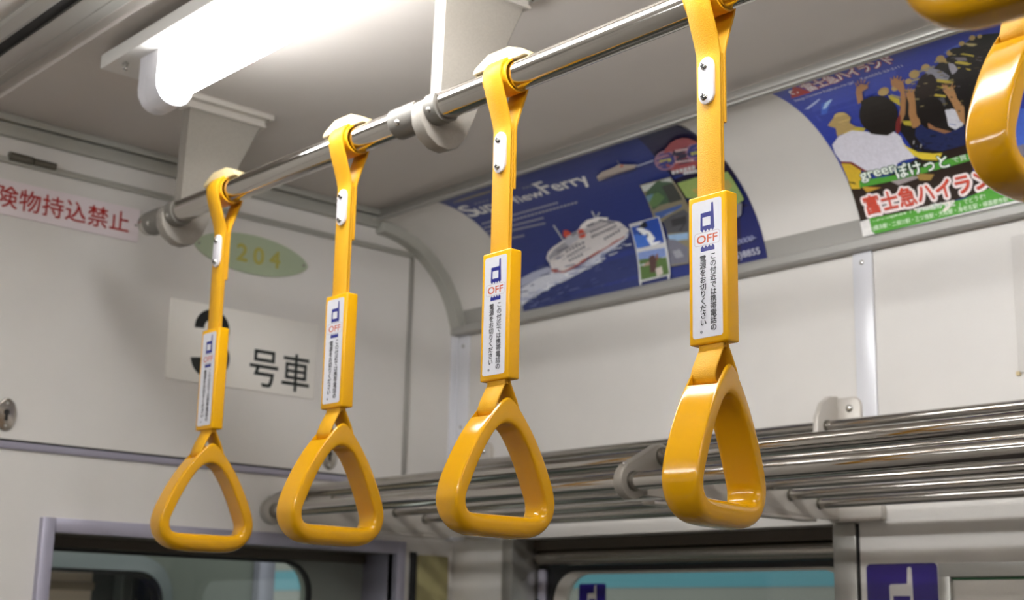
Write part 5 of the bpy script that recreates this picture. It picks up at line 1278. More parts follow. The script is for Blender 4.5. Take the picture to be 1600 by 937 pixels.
COASTER_ART = [
('p',(58,74,168),[(30.2,35.3),(97.8,32.8),(161.2,30.1),(132.8,74.4),(81.4,74.9),(40.4,80.8),(11.2,86.2),(12.5,68.8)]),
('p',(60,96,190),[(36.0,53.6),(55.4,49.7),(28.9,76.0),(20.7,75.5)]),
('p',(176,186,220),[(2.7,58.4),(2.8,61.8),(40.4,47.4),(39.7,44.0)]),
('p',(170,200,232),[(27.4,67.6),(40.6,55.9),(58.3,49.8),(40.3,62.4),(27.2,70.7)]),
('p',(78,100,190),[(223.3,28.8),(260.6,19.8),(284.8,13.5),(257.2,25.3),(226.8,34.9)]),
('p',(168,44,40),[(32.9,-2.2),(36.4,0.1),(40.6,25.8),(10.5,25.2),(15.8,16.4)]),
('t',(240,236,232),'Q',(18.3,19.9),(28.5,20.5),14.5,None,0.03),
('t',(226,222,226),'富士急ハイランド',(41.1,20.5),(170.2,16.5),20.7,(158,48,54),0.045),
('p',(172,126,86),[(97.6,43.5),(101.1,35.0),(99.2,35.2),(95.8,43.8)]),
('p',(172,126,86),[(102.1,40.4),(106.3,32.1),(104.6,32.0),(100.5,40.4)]),
('p',(172,126,86),[(106.7,39.1),(111.9,31.4),(110.7,30.6),(105.4,38.3)]),
('p',(172,126,86),[(109.1,41.2),(114.9,35.6),(114.4,33.9),(108.6,39.6)]),
('p',(172,126,86),[(109.8,46.4),(115.9,42.6),(116.0,40.5),(109.9,44.3)]),
('t',(214,214,226),'http://www.fujikyu.co.jp/',(10.6,35.0),(100.6,33.8),5.3,None,0.03),
('t',(214,214,226),'Tel:0555-23-2111',(110.1,33.4),(170.0,32.0),4.8,None,0.03),
('p',(30,26,26),[(284.0,19.2),(272.7,16.7),(243.3,31.0),(202.4,51.1),(161.3,75.7),(127.3,93.7),(103.8,133.0),(107.9,171.1),(203.2,204.9),(238.4,160.7),(305.9,29.4)]),
('p',(178,164,112),[(256.0,24.5),(267.0,33.8),(263.3,38.5),(252.8,29.9)]),
('p',(186,168,66),[(224.4,56.3),(238.6,68.6),(241.8,64.0),(227.9,51.4)]),
('p',(186,168,66),[(186.6,76.7),(203.7,89.2),(206.8,84.9),(190.0,72.2)]),
('p',(186,168,66),[(179.8,85.5),(198.0,95.9),(199.7,93.2),(181.7,82.7)]),
('p',(186,168,66),[(238.2,42.2),(250.0,55.2),(251.8,52.6),(240.2,39.4)]),
('p',(186,168,66),[(170.9,97.5),(185.1,105.7),(187.1,102.6),(173.1,94.3)]),
('p',(186,168,66),[(222.4,65.9),(233.8,75.7),(235.2,73.7),(223.9,63.8)]),
('p',(176,150,96),[(273.3,17.9),(271.2,21.3),(268.4,23.5),(265.9,23.6),(264.7,21.7),(265.2,18.4),(267.4,14.9),(270.3,12.6),(272.8,12.5),(273.9,14.5)]),
('p',(176,150,96),[(256.8,22.8),(254.9,25.9),(252.3,27.8),(250.0,28.0),(248.8,26.3),(249.2,23.3),(251.2,20.2),(253.8,18.2),(256.2,18.0),(257.3,19.8)]),
('p',(176,150,96),[(280.4,20.1),(278.9,22.6),(276.8,24.2),(275.0,24.4),(274.0,23.0),(274.4,20.5),(276.0,18.0),(278.1,16.3),(280.0,16.1),(280.8,17.6)]),
('p',(176,150,96),[(235.5,33.6),(233.4,37.0),(230.3,39.2),(227.5,39.3),(226.0,37.5),(226.4,34.2),(228.6,30.8),(231.7,28.5),(234.5,28.3),(235.9,30.3)]),
('p',(176,150,96),[(220.9,39.8),(218.2,44.1),(214.2,46.9),(210.5,47.1),(208.4,44.8),(208.8,40.7),(211.6,36.3),(215.7,33.3),(219.4,33.1),(221.4,35.6)]),
('p',(176,150,96),[(196.7,47.5),(194.0,51.6),(190.1,54.3),(186.2,54.6),(184.1,52.3),(184.4,48.3),(187.2,44.1),(191.3,41.2),(195.1,41.0),(197.1,43.4)]),
('p',(176,150,96),[(179.1,52.8),(176.0,57.6),(171.2,60.7),(166.7,61.0),(164.0,58.4),(164.3,53.8),(167.6,48.9),(172.4,45.6),(177.0,45.3),(179.5,48.1)]),
('p',(176,150,96),[(128.1,66.5),(125.0,71.1),(120.2,74.1),(115.4,74.4),(112.5,71.9),(112.6,67.5),(115.8,62.8),(120.8,59.7),(125.5,59.3),(128.3,62.0)]),
('p',(176,150,96),[(221.0,46.1),(219.3,48.7),(216.8,50.5),(214.4,50.7),(213.0,49.2),(213.2,46.6),(215.0,43.9),(217.5,42.1),(219.9,41.9),(221.3,43.4)]),
('p',(176,150,96),[(162.8,62.2),(160.9,65.3),(157.8,67.2),(154.8,67.4),(153.0,65.8),(153.1,62.9),(155.1,59.9),(158.2,57.8),(161.2,57.6),(163.0,59.3)]),
('p',(176,150,96),[(140.9,66.7),(138.9,69.7),(135.8,71.7),(132.7,71.9),(130.9,70.3),(131.0,67.4),(133.0,64.4),(136.1,62.4),(139.2,62.2),(141.0,63.8)]),
('p',(150,142,120),[(160.3,65.7),(171.8,65.3),(173.1,61.9),(161.5,62.3)]),
('p',(150,142,120),[(139.8,76.6),(156.0,81.4),(157.7,78.3),(141.5,73.4)]),
('p',(150,142,120),[(177.7,52.8),(200.3,52.2),(201.7,48.6),(179.1,49.3)]),
('p',(150,142,120),[(123.0,77.7),(131.2,86.6),(133.6,83.9),(125.5,74.9)]),
('p',(150,142,120),[(204.8,44.8),(210.4,44.7),(211.8,41.0),(206.3,41.1)]),
('p',(186,170,60),[(121.2,75.0),(130.3,87.1),(124.8,97.9),(118.8,85.1)]),
('p',(186,170,60),[(114.6,120.7),(127.0,124.8),(123.0,132.4),(113.9,127.3)]),
('p',(34,30,28),[(248.7,39.7),(245.9,42.1),(241.7,42.6),(237.3,41.0),(233.9,37.8),(232.5,33.8),(233.4,29.9),(236.4,27.4),(240.5,26.9),(244.8,28.6),(248.0,32.0),(249.5,36.1)]),
('p',(34,30,28),[(230.0,49.7),(227.5,52.4),(224.3,53.6),(221.2,53.1),(219.1,50.8),(218.6,47.5),(219.9,43.9),(222.5,41.0),(225.8,39.7),(228.8,40.4),(230.8,42.7),(231.2,46.2)]),
('p',(34,30,28),[(214.5,58.2),(211.4,61.7),(207.5,63.4),(204.0,63.0),(201.6,60.5),(201.2,56.5),(202.9,52.1),(206.2,48.4),(210.1,46.5),(213.6,47.0),(215.8,49.7),(216.1,53.8)]),
('p',(140,140,152),[(183.9,57.2),(195.4,50.6),(203.7,61.1),(206.9,74.1),(201.5,80.3),(188.4,71.2)]),
('p',(158,156,166),[(218.3,51.8),(223.1,55.9),(222.0,70.0),(211.1,73.2),(213.4,63.0)]),
('p',(120,116,124),[(228.9,43.2),(241.5,51.9),(239.4,58.4),(229.9,53.4)]),
('p',(90,90,98),[(170.1,102.5),(182.1,104.6),(179.9,115.4),(174.7,118.1)]),
('p',(38,28,24),[(182.1,88.1),(175.7,95.2),(168.8,100.0),(162.3,102.0),(157.3,100.8),(154.5,96.5),(154.6,89.8),(157.6,81.5),(163.1,72.8),(170.2,65.1),(177.7,59.6),(184.3,57.5),(188.9,59.0),(191.0,63.9),(190.4,71.2),(187.2,79.7)]),
('p',(26,22,22),[(225.1,95.6),(219.9,105.0),(213.9,112.4),(208.0,116.8),(203.0,117.7),(199.5,114.9),(198.4,108.7),(199.8,100.0),(203.7,90.0),(209.5,80.0),(216.3,71.8),(222.8,66.8),(227.8,65.9),(230.7,69.2),(231.0,76.2),(229.0,85.5)]),
('p',(26,22,22),[(200.2,115.7),(195.4,122.7),(189.8,127.7),(184.3,129.6),(180.0,128.3),(177.9,123.7),(178.4,116.9),(181.5,109.1),(186.7,101.7),(192.7,96.5),(198.3,94.4),(202.3,96.0),(204.1,100.8),(203.3,107.9)]),
('p',(206,206,214),[(173.8,122.7),(183.3,123.3),(193.8,135.3),(183.6,152.7),(175.0,155.2),(167.2,145.8)]),
('t',(120,130,170),'ORK',(172.9,139.2),(187.6,148.2),4.9,None,0.03),
('p',(90,110,170),[(168.5,143.0),(181.1,150.0),(181.6,149.2),(169.0,142.2)]),
('p',(176,132,88),[(190.9,85.8),(196.6,85.5),(194.7,93.6),(201.6,89.6),(199.6,99.2),(196.5,112.1),(198.5,126.1),(187.7,149.9),(184.6,142.8),(187.2,115.7),(187.4,101.8),(187.0,94.3)]),
('p',(36,44,86),[(127.2,133.7),(133.8,130.3),(139.5,141.8),(152.1,147.6),(160.4,154.1),(176.2,152.6),(187.8,147.9),(172.4,187.7),(123.2,167.8),(119.6,146.4)]),
('p',(150,106,72),[(144.3,132.5),(150.5,142.9),(165.0,152.4),(167.9,154.2),(157.5,154.2),(141.7,141.3)]),
('p',(28,22,20),[(169.9,129.7),(164.0,135.9),(157.1,140.2),(149.9,142.2),(143.3,141.5),(138.1,138.3),(135.0,133.0),(134.5,125.9),(136.8,118.1),(141.5,110.4),(148.0,103.8),(155.5,99.1),(162.8,97.1),(169.2,97.9),(173.8,101.5),(176.3,107.3),(176.4,114.5),(174.2,122.3)]),
('p',(170,124,80),[(145.5,77.1),(150.3,76.5),(149.9,81.8),(155.0,79.1),(147.1,96.3),(137.0,116.7),(136.8,131.2),(126.8,136.2),(121.8,134.6),(127.8,113.5),(137.4,97.6),(141.5,83.7)]),
('p',(166,120,78),[(139.1,53.0),(147.9,48.4),(152.2,59.7),(147.8,69.6),(138.9,87.9),(123.9,112.2),(109.7,125.9),(109.6,119.0),(122.7,102.1),(138.0,76.7),(137.4,67.8),(135.2,60.6)]),
('p',(172,126,82),[(141.4,53.7),(144.5,46.0),(142.8,46.1),(139.7,53.8)]),
('p',(172,126,82),[(145.8,51.7),(149.5,44.9),(148.0,44.6),(144.3,51.4)]),
('p',(172,126,82),[(149.4,52.1),(153.8,46.5),(152.8,45.4),(148.4,51.1)]),
('p',(172,126,82),[(151.1,55.3),(156.0,50.7),(155.4,49.2),(150.5,53.8)]),
('p',(172,126,82),[(151.4,60.8),(155.5,57.9),(155.3,56.0),(151.2,59.0)]),
('p',(172,126,82),[(145.1,79.0),(147.6,73.7),(146.2,73.4),(143.7,78.8)]),
('p',(172,126,82),[(148.5,78.5),(152.0,73.4),(150.9,72.7),(147.3,77.9)]),
('p',(172,126,82),[(150.8,80.3),(154.7,75.9),(153.8,74.9),(149.9,79.3)]),
('p',(172,126,82),[(153.8,82.2),(157.7,78.4),(156.9,77.3),(153.1,81.1)]),
('p',(172,126,82),[(191.2,88.1),(192.6,83.5),(191.1,83.6),(189.8,88.2)]),
('p',(172,126,82),[(195.0,87.0),(197.5,82.8),(196.3,82.3),(193.9,86.5)]),
('p',(172,126,82),[(197.9,88.4),(201.1,84.6),(200.3,83.7),(197.0,87.5)]),
('p',(172,126,82),[(200.9,90.8),(204.7,87.3),(204.1,86.1),(200.2,89.6)]),
('p',(172,126,82),[(201.7,94.3),(205.1,92.2),(204.8,90.8),(201.4,92.9)]),
('p',(90,84,86),[(225.8,44.5),(230.9,47.3),(232.1,45.3),(227.0,42.5)]),
('p',(120,108,70),[(161.3,74.3),(165.3,76.6),(166.2,75.3),(162.2,73.0)]),
('p',(120,108,70),[(241.4,88.5),(245.5,91.4),(246.6,89.7),(242.6,86.8)]),
('p',(120,108,70),[(219.6,126.7),(223.9,126.8),(224.2,125.8),(219.9,125.6)]),
('p',(70,62,44),[(239.3,74.0),(245.0,76.0),(246.0,74.1),(240.3,72.1)]),
('p',(70,62,44),[(195.5,121.9),(199.9,123.5),(200.6,122.1),(196.2,120.5)]),
('p',(150,138,96),[(172.2,74.3),(176.4,75.6),(177.1,74.3),(172.8,73.1)]),
('p',(150,138,96),[(147.1,94.9),(152.4,96.6),(153.5,94.6),(148.2,92.9)]),
('p',(90,84,86),[(183.1,62.4),(185.8,62.8),(186.6,61.0),(183.9,60.6)]),
('p',(90,84,86),[(241.7,79.8),(244.7,81.1),(245.4,79.7),(242.5,78.5)]),
('p',(52,46,40),[(243.7,57.2),(247.5,58.8),(248.5,56.9),(244.8,55.3)]),
('p',(90,84,86),[(187.3,91.9),(190.6,93.1),(191.4,91.7),(188.1,90.4)]),
('p',(52,46,40),[(135.0,96.3),(137.2,97.3),(138.0,96.0),(135.8,95.0)]),
('p',(70,62,44),[(250.1,58.3),(254.1,59.8),(255.2,57.7),(251.2,56.2)]),
('p',(52,46,40),[(220.3,97.2),(222.3,98.3),(223.3,96.7),(221.4,95.5)]),
('p',(70,62,44),[(236.9,48.4),(241.6,50.2),(242.2,49.0),(237.6,47.2)]),
('p',(90,84,86),[(253.5,57.5),(257.3,60.4),(258.6,58.5),(254.8,55.6)]),
('p',(150,138,96),[(158.2,68.8),(163.2,70.0),(164.2,67.9),(159.2,66.7)]),
('p',(52,46,40),[(193.8,85.9),(200.1,87.2),(200.7,85.7),(194.5,84.4)]),
('p',(120,108,70),[(235.3,96.7),(241.5,97.9),(242.0,96.6),(235.8,95.4)]),
('p',(90,84,86),[(248.8,61.0),(251.4,63.1),(252.4,61.7),(249.8,59.5)]),
('p',(150,138,96),[(200.3,86.5),(203.8,87.0),(204.6,84.9),(201.1,84.5)]),
('p',(90,84,86),[(151.9,71.2),(158.0,72.3),(158.7,70.8),(152.6,69.7)]),
('p',(90,84,86),[(251.0,64.5),(254.2,66.0),(255.5,63.9),(252.2,62.3)]),
('p',(52,46,40),[(189.9,106.8),(191.8,108.6),(193.0,107.2),(191.2,105.4)]),
('p',(150,138,96),[(215.6,51.0),(220.6,51.9),(221.3,50.3),(216.3,49.4)]),
('p',(70,62,44),[(166.6,96.7),(171.1,97.0),(171.8,95.1),(167.3,94.8)]),
('p',(120,108,70),[(197.4,62.2),(203.0,64.3),(204.1,62.2),(198.6,60.1)]),
('p',(90,84,86),[(199.4,73.4),(204.7,75.3),(205.6,73.6),(200.3,71.7)]),
('p',(90,84,86),[(206.0,94.6),(209.4,95.3),(210.2,93.6),(206.8,92.8)]),
('p',(150,138,96),[(203.5,81.4),(207.9,82.3),(208.7,80.5),(204.3,79.6)]),
('p',(90,84,86),[(143.0,77.5),(146.9,80.4),(148.4,78.5),(144.5,75.6)]),
('p',(52,46,40),[(247.4,40.9),(248.9,42.7),(250.3,40.8),(248.8,39.0)]),
('p',(150,138,96),[(195.4,96.8),(198.5,97.4),(199.1,95.9),(196.1,95.4)]),
('p',(70,62,44),[(215.8,123.2),(218.4,123.2),(218.6,122.1),(216.0,122.2)]),
('p',(120,108,70),[(197.4,68.6),(203.1,69.9),(203.9,68.3),(198.2,67.0)]),
('p',(90,84,86),[(214.7,118.1),(217.4,117.8),(217.6,116.5),(214.9,116.8)]),
('p',(70,62,44),[(159.7,74.5),(162.7,75.1),(163.3,73.9),(160.3,73.2)]),
('p',(150,138,96),[(231.0,40.0),(234.5,41.8),(235.7,39.8),(232.3,37.9)]),
('p',(70,62,44),[(182.2,86.0),(187.8,88.1),(188.6,86.6),(183.0,84.6)]),
('p',(120,108,70),[(206.1,124.6),(208.8,126.4),(209.5,125.4),(206.8,123.7)]),
('p',(120,108,70),[(197.9,116.7),(201.7,117.4),(202.3,116.1),(198.4,115.3)]),
('p',(120,108,70),[(245.2,81.7),(249.0,82.4),(249.5,81.3),(245.7,80.5)]),
('p',(52,46,40),[(265.6,48.4),(270.0,50.5),(271.0,48.7),(266.7,46.5)]),
('p',(150,138,96),[(147.8,107.7),(152.5,108.5),(153.2,107.0),(148.5,106.2)]),
('p',(52,46,40),[(203.2,82.6),(208.6,85.7),(209.6,84.3),(204.1,81.1)]),
('p',(120,108,70),[(175.7,114.0),(181.5,115.1),(182.3,113.2),(176.5,112.1)]),
('p',(70,62,44),[(226.2,49.3),(228.4,49.9),(229.2,48.3),(227.0,47.6)]),
('p',(70,62,44),[(188.5,129.9),(190.9,130.8),(191.9,129.1),(189.5,128.1)]),
('p',(120,108,70),[(179.4,89.4),(184.0,90.3),(184.6,89.0),(180.0,88.1)]),
('p',(44,52,92),[(157.8,163.7),(162.4,165.5),(163.3,163.8),(158.7,162.0)]),
('p',(30,36,70),[(139.9,169.9),(144.6,172.1),(145.7,170.4),(140.9,168.2)]),
('p',(24,26,36),[(180.3,174.3),(183.9,177.4),(185.1,176.0),(181.6,173.0)]),
('p',(44,52,92),[(113.0,166.7),(115.5,168.0),(116.5,166.6),(113.9,165.3)]),
('p',(30,36,70),[(125.4,156.6),(127.3,158.7),(128.7,157.5),(126.8,155.3)]),
('p',(24,26,36),[(127.5,160.8),(133.1,162.7),(134.0,161.2),(128.4,159.2)]),
('p',(44,52,92),[(144.8,164.3),(148.1,166.1),(149.0,164.9),(145.6,163.1)]),
('p',(24,26,36),[(161.1,163.2),(164.7,164.5),(165.3,163.4),(161.7,162.1)]),
('p',(30,36,70),[(124.0,169.3),(128.1,170.8),(128.7,169.7),(124.5,168.3)]),
('p',(44,52,92),[(125.7,145.7),(132.9,147.0),(133.4,145.8),(126.2,144.5)]),
('p',(30,36,70),[(155.9,159.3),(158.1,162.1),(159.6,160.8),(157.5,158.0)]),
('p',(44,52,92),[(173.5,165.9),(180.6,168.1),(181.4,166.4),(174.3,164.2)]),
('p',(44,52,92),[(158.6,171.1),(164.9,172.4),(165.3,171.3),(159.0,170.0)]),
('p',(30,36,70),[(150.0,176.6),(155.5,176.4),(155.6,174.6),(150.2,174.8)]),
('p',(44,52,92),[(133.4,150.8),(139.2,152.0),(139.8,150.6),(134.0,149.5)]),
('p',(44,52,92),[(144.6,161.4),(148.5,163.4),(149.1,162.4),(145.3,160.4)]),
('p',(44,52,92),[(113.0,165.8),(118.9,169.4),(119.5,168.5),(113.6,165.0)]),
('p',(30,36,70),[(145.5,168.9),(148.2,168.9),(148.4,167.5),(145.8,167.5)]),
('p',(30,36,70),[(167.6,159.2),(174.1,159.9),(174.7,158.2),(168.2,157.4)]),
('p',(24,26,36),[(123.6,168.3),(128.5,170.4),(129.4,169.0),(124.5,166.9)]),
('p',(30,36,70),[(145.1,166.8),(150.8,167.1),(151.0,165.9),(145.4,165.6)]),
('p',(24,26,36),[(138.5,152.8),(145.9,154.6),(146.6,153.0),(139.2,151.2)]),
('p',(30,36,70),[(172.3,178.5),(175.6,178.6),(175.8,177.4),(172.5,177.2)]),
('p',(44,52,92),[(163.6,174.4),(169.6,174.5),(170.0,172.7),(163.9,172.6)]),
('p',(24,26,36),[(153.8,171.6),(158.3,173.2),(159.2,171.6),(154.6,169.9)]),
('p',(44,52,92),[(157.0,157.7),(163.7,160.9),(164.3,159.9),(157.6,156.8)]),
('p',(30,36,70),[(124.9,153.2),(128.3,156.5),(129.2,155.7),(125.8,152.4)]),
('p',(30,36,70),[(171.1,178.6),(174.6,180.9),(175.3,180.0),(171.8,177.7)]),
('p',(30,36,70),[(157.2,173.2),(162.6,173.2),(162.8,171.8),(157.5,171.8)]),
('p',(30,36,70),[(173.8,167.2),(177.4,167.6),(177.9,165.9),(174.3,165.5)]),
('p',(44,52,92),[(179.3,175.8),(184.2,175.5),(184.3,174.0),(179.4,174.3)]),
('p',(44,52,92),[(173.9,167.1),(176.8,169.6),(177.6,168.8),(174.7,166.3)]),
('p',(24,26,36),[(132.5,160.9),(136.7,162.8),(137.4,161.7),(133.2,159.9)]),
('p',(30,36,70),[(154.9,162.9),(157.4,164.0),(158.1,162.9),(155.7,161.7)]),
('p',(30,36,70),[(177.9,173.9),(182.4,174.9),(182.8,173.6),(178.4,172.7)]),
('p',(24,26,36),[(123.1,164.7),(128.2,164.5),(128.5,162.7),(123.4,162.9)]),
('p',(44,52,92),[(113.5,161.6),(116.7,162.3),(117.5,160.4),(114.3,159.7)]),
('p',(30,36,70),[(126.2,166.9),(132.3,169.0),(132.9,167.7),(126.8,165.7)]),
('p',(30,36,70),[(125.6,152.7),(128.4,154.7),(129.2,153.8),(126.4,151.8)]),
('p',(24,26,36),[(121.0,169.0),(124.6,168.4),(124.6,166.8),(120.9,167.4)]),
('p',(120,40,40),[(102.6,119.0),(118.5,110.3),(105.5,133.6),(98.2,137.9)]),
('p',(176,150,96),[(18.5,94.6),(40.4,80.8),(52.9,80.8),(55.7,92.4),(48.6,100.3),(39.1,102.1),(48.6,100.3),(53.8,112.2),(31.4,114.5),(20.1,115.7),(26.1,102.6)]),
('p',(196,172,110),[(52.9,95.6),(48.3,98.9),(42.5,99.7),(37.1,97.8),(33.6,93.6),(33.1,88.1),(35.6,82.9),(40.4,79.4),(46.2,78.5),(51.4,80.6),(54.6,85.0),(55.2,90.5)]),
('p',(188,170,60),[(32.7,112.5),(53.3,109.6),(64.1,115.7),(57.1,120.5),(29.0,118.6)]),
('p',(172,126,86),[(96.1,43.3),(106.1,38.0),(111.4,44.8),(108.7,50.3),(97.1,54.3),(86.8,72.9),(78.2,73.5),(88.7,53.3)]),
('p',(176,150,96),[(126.5,68.1),(123.4,71.5),(118.8,73.1),(114.4,72.4),(112.0,69.6),(112.5,65.7),(115.8,62.2),(120.4,60.5),(124.7,61.2),(127.0,64.2)]),
('p',(212,210,220),[(6.1,126.6),(22.0,116.4),(44.4,113.1),(61.7,120.9),(75.8,130.9),(96.4,132.3),(101.9,141.7),(100.8,150.7),(106.7,175.4),(89.4,174.8),(79.5,177.2),(74.7,186.3),(46.2,183.2),(31.9,174.0),(19.1,158.2),(4.6,153.6),(2.6,139.8)]),
('p',(120,40,50),[(4.6,153.6),(19.1,158.2),(31.9,174.0),(46.2,183.2),(42.3,183.6),(26.5,173.5),(16.0,160.7),(3.9,156.8)]),
('p',(30,24,20),[(111.9,113.9),(104.9,121.2),(96.6,126.5),(87.7,129.4),(79.1,129.5),(71.5,127.0),(65.8,121.8),(62.7,114.5),(62.8,105.7),(66.0,96.1),(72.1,86.7),(80.4,78.5),(89.7,72.4),(99.1,69.2),(107.5,69.2),(114.2,72.5),(118.7,78.6),(120.6,86.6),(120.1,95.8),(117.1,105.2)]),
('p',(30,24,20),[(84.4,70.3),(102.8,66.7),(118.4,79.4),(118.4,100.5),(99.1,131.6),(85.7,135.2),(65.8,126.8),(65.3,113.7)]),
('p',(40,28,22),[(1.0,184.2),(32.0,195.0),(74.0,187.9),(106.0,177.0),(179.4,175.7),(180.2,203.6),(166.7,219.4),(20.8,209.5),(3.3,240.7),(0.4,241.0)]),
('p',(206,172,50),[(3.4,156.6),(16.0,160.7),(26.5,173.5),(19.7,188.7),(13.9,196.0),(2.4,185.4)]),
('p',(180,140,50),[(17.1,195.0),(45.3,203.2),(28.3,204.4),(22.5,204.8)]),
('p',(220,196,60),[(98.7,151.5),(103.9,158.8),(113.3,168.5),(132.3,176.0),(144.2,178.2),(136.4,186.7),(115.1,180.1),(106.2,172.7)]),
('p',(150,120,60),[(98.4,195.4),(123.4,203.0),(115.9,209.4),(101.4,206.1)]),
('p',(150,140,140),[(58.9,196.2),(87.6,196.2),(106.3,202.3),(69.8,205.4)]),
('p',(40,28,22),[(10.4,207.2),(144.4,211.1),(256.6,212.6),(247.3,246.4),(192.5,238.2),(82.4,245.4),(13.8,242.0),(0.1,241.1)]),
('p',(206,172,50),[(2.3,185.6),(14.7,192.7),(15.1,198.0),(2.0,195.0)]),
('p',(180,140,50),[(17.1,195.0),(45.3,203.2),(28.3,204.4),(22.5,204.8)]),
('p',(150,120,60),[(98.4,195.4),(123.4,203.0),(115.9,209.4),(101.4,206.1)]),
('p',(190,190,190),[(115.2,151.9),(112.1,156.5),(113.3,157.0),(116.3,152.5)]),
('p',(190,190,190),[(122.1,159.2),(119.1,163.8),(120.2,164.3),(123.2,159.8)]),
('p',(78,150,52),[(17.7,186.8),(75.2,191.6),(149.5,187.9),(179.6,187.3),(234.3,187.1),(231.8,196.6),(177.7,196.9),(149.1,197.7),(72.4,198.5),(31.2,196.9),(14.7,196.2)]),
('t',(232,238,230),'green',(21.6,186.5),(75.3,186.8),8.8,(22,80,52),0.045),
('t',(236,240,234),'ぽけっと',(72.8,195.7),(147.7,197.0),17.4,(22,80,52),0.045),
('t',(226,232,222),'で買え!',(153.6,193.9),(186.1,194.1),6.3,None,0.03),
('t',(226,232,222),'!',(225.5,196.4),(228.7,196.4),6.7,None,0.03),
('t',(158,60,50),'富士急ハイランド',(13.6,233.3),(219.5,235.2),22.8,(226,212,210),0.13),
('p',(78,150,52),[(14.4,239.7),(83.1,242.4),(151.9,242.6),(193.0,236.1),(234.0,231.5),(266.4,231.4),(276.1,254.2),(229.2,258.2),(96.4,260.9),(19.7,262.2),(15.0,258.0)]),
('p',(222,214,206),[(81.8,240.8),(140.5,241.1),(140.5,248.0),(125.8,252.7),(88.3,249.8),(82.8,247.4)]),
('t',(196,72,52),'富士急ハイランド',(13.3,232.0),(219.1,234.2),22.7,None,0.03),
('t',(224,234,216),'お求めは相鉄線各「',(18.0,248.9),(78.4,247.1),5.5,None,0.03),
('t',(110,130,112),'greenぽけっと',(85.7,244.8),(139.7,247.8),6.5,(226,232,222),0.05),
('t',(224,234,216),'」でどうぞ!',(144.8,249.6),(182.0,247.7),6.0,None,0.03),
('t',(224,234,216),'(横浜駅・二俣川駅・三ツ境駅・大和駅・海老名駅・緑園都市駅・',(17.3,256.5),(215.2,257.7),6.1,None,0.03),
('p',(214,212,208),[(0.2,241.4),(15.0,240.1),(15.0,258.0),(19.6,262.5),(96.4,261.2),(229.2,258.6),(275.8,255.6),(280.9,277.0),(-2.6,277.1)]),
('p',(74,104,196),[(242.0,141.1),(270.5,149.9),(251.7,197.5),(226.0,192.9)]),
('p',(206,214,226),[(227.9,178.4),(234.5,170.9),(241.9,171.9),(244.6,179.8),(239.4,188.4),(226.2,187.0)]),
('p',(120,116,128),[(222.8,202.0),(231.4,194.3),(249.4,193.0),(243.4,210.9),(225.2,206.5)]),
('p',(210,96,70),[(223.1,206.9),(235.5,205.1),(245.9,215.3),(242.7,225.9),(232.8,219.9)]),
('p',(232,226,222),[(225.5,208.5),(232.8,207.4),(238.6,213.6),(233.3,218.1)]),
('p',(26,70,40),[(223.7,186.3),(234.2,186.7),(232.2,196.5),(220.4,197.5)]),
('p',(78,150,52),[(223.3,187.4),(233.4,187.7),(231.4,195.5),(220.8,196.4)]),
('t',(226,232,222),'!',(224.8,195.0),(226.8,195.1),6.9,None,0.03),
]
poster('advertising_poster', FERRY_ART, 1.722, 0.006, 0.519, -0.004, 0.262, (42, 54, 116), 'dark blue ferry advertising poster with a white ship, curved into the cove')
poster('advertising_poster', COASTER_ART, 1.0424, 0.0, 0.515, -0.004, 0.262, (46, 62, 156), 'blue and green amusement park poster of raised arms on a roller coaster')

# ================================================================== SIGNS AND FITTINGS ON THE END WALL
def end_print(p, root, x0, z0, y, name='print'):
    return p.build(name, 'signprint', lambda u, v, k: (x0 + u, y - 0.0003 - k, z0 - v), root)
# red prohibition sign
t = empty('prohibition_sign', (0.79, YE, H + 0.545), 'narrow white sign with red characters beside the far end of the handrail', 'sign')
b = MB(); b.box(-0.165, 0.140, -0.003, 0, 0, 0.0505, bev=0.0006); b.build('plate', 'sign_cool', t, smooth=40)
p = Print()
for i, ch in enumerate('危険物持込禁止'): p.glyph((176, 40, 34), ch, 0.0578 + i * 0.0342, 0.0245, 0.0335, 1.0, 0.016)
p.build('lettering', 'signprint', lambda u, v, k: (-0.155 + u, -0.0033 - k, 0.0505 - v), t)
for x in (-0.160, 0.1345): MB().dome((x, -0.003, 0.0255), (0, -1, 0), 0.0022, 0.0012).build('screw', 'screw', t)
# car number sign
t = empty('car_number_sign', (1.125, YE, H + 0.349), 'white sign with a large 3 and two black characters, partly behind the first strap', 'sign')
b = MB(); b.box(-0.133, 0.132, -0.0025, 0, 0, 0.1225, bev=0.0006); b.build('plate', 'sign_white', t, smooth=40)
p = Print()
def sector(cu, cv, ro, ri, a0, a1, n=26):
    o = arc(cu, -cv, ro, a0, a1, n); i_ = arc(cu, -cv, ri, a1, a0, n)
    p.poly((22, 26, 24), [(u, -v) for u, v in o + i_])
sector(0.0725, 0.0368, 0.0302, 0.0140, 184, -82); sector(0.0725, 0.0808, 0.0338, 0.0162, 82, -172)
p.rect((22, 26, 24), 0.0630, 0.0770, 0.0508, 0.0660)
fs = lambda u, v, k: (-0.133 + u, -0.0028 - k, 0.1225 - v)
p.build('numeral', 'signprint', fs, t)
p = Print()
p.text((26, 32, 28), '号', 0.1428, 0.1090, 0.0650, width=0.0510, bold=0.010, n=4); p.text((26, 32, 28), '車', 0.2022, 0.1090, 0.0650, width=0.0510, bold=0.010, n=4)
p.build('lettering', 'signprint', lambda u, v, k: (-0.133 + u, -0.0028 - k, 0.1225 - v), t)
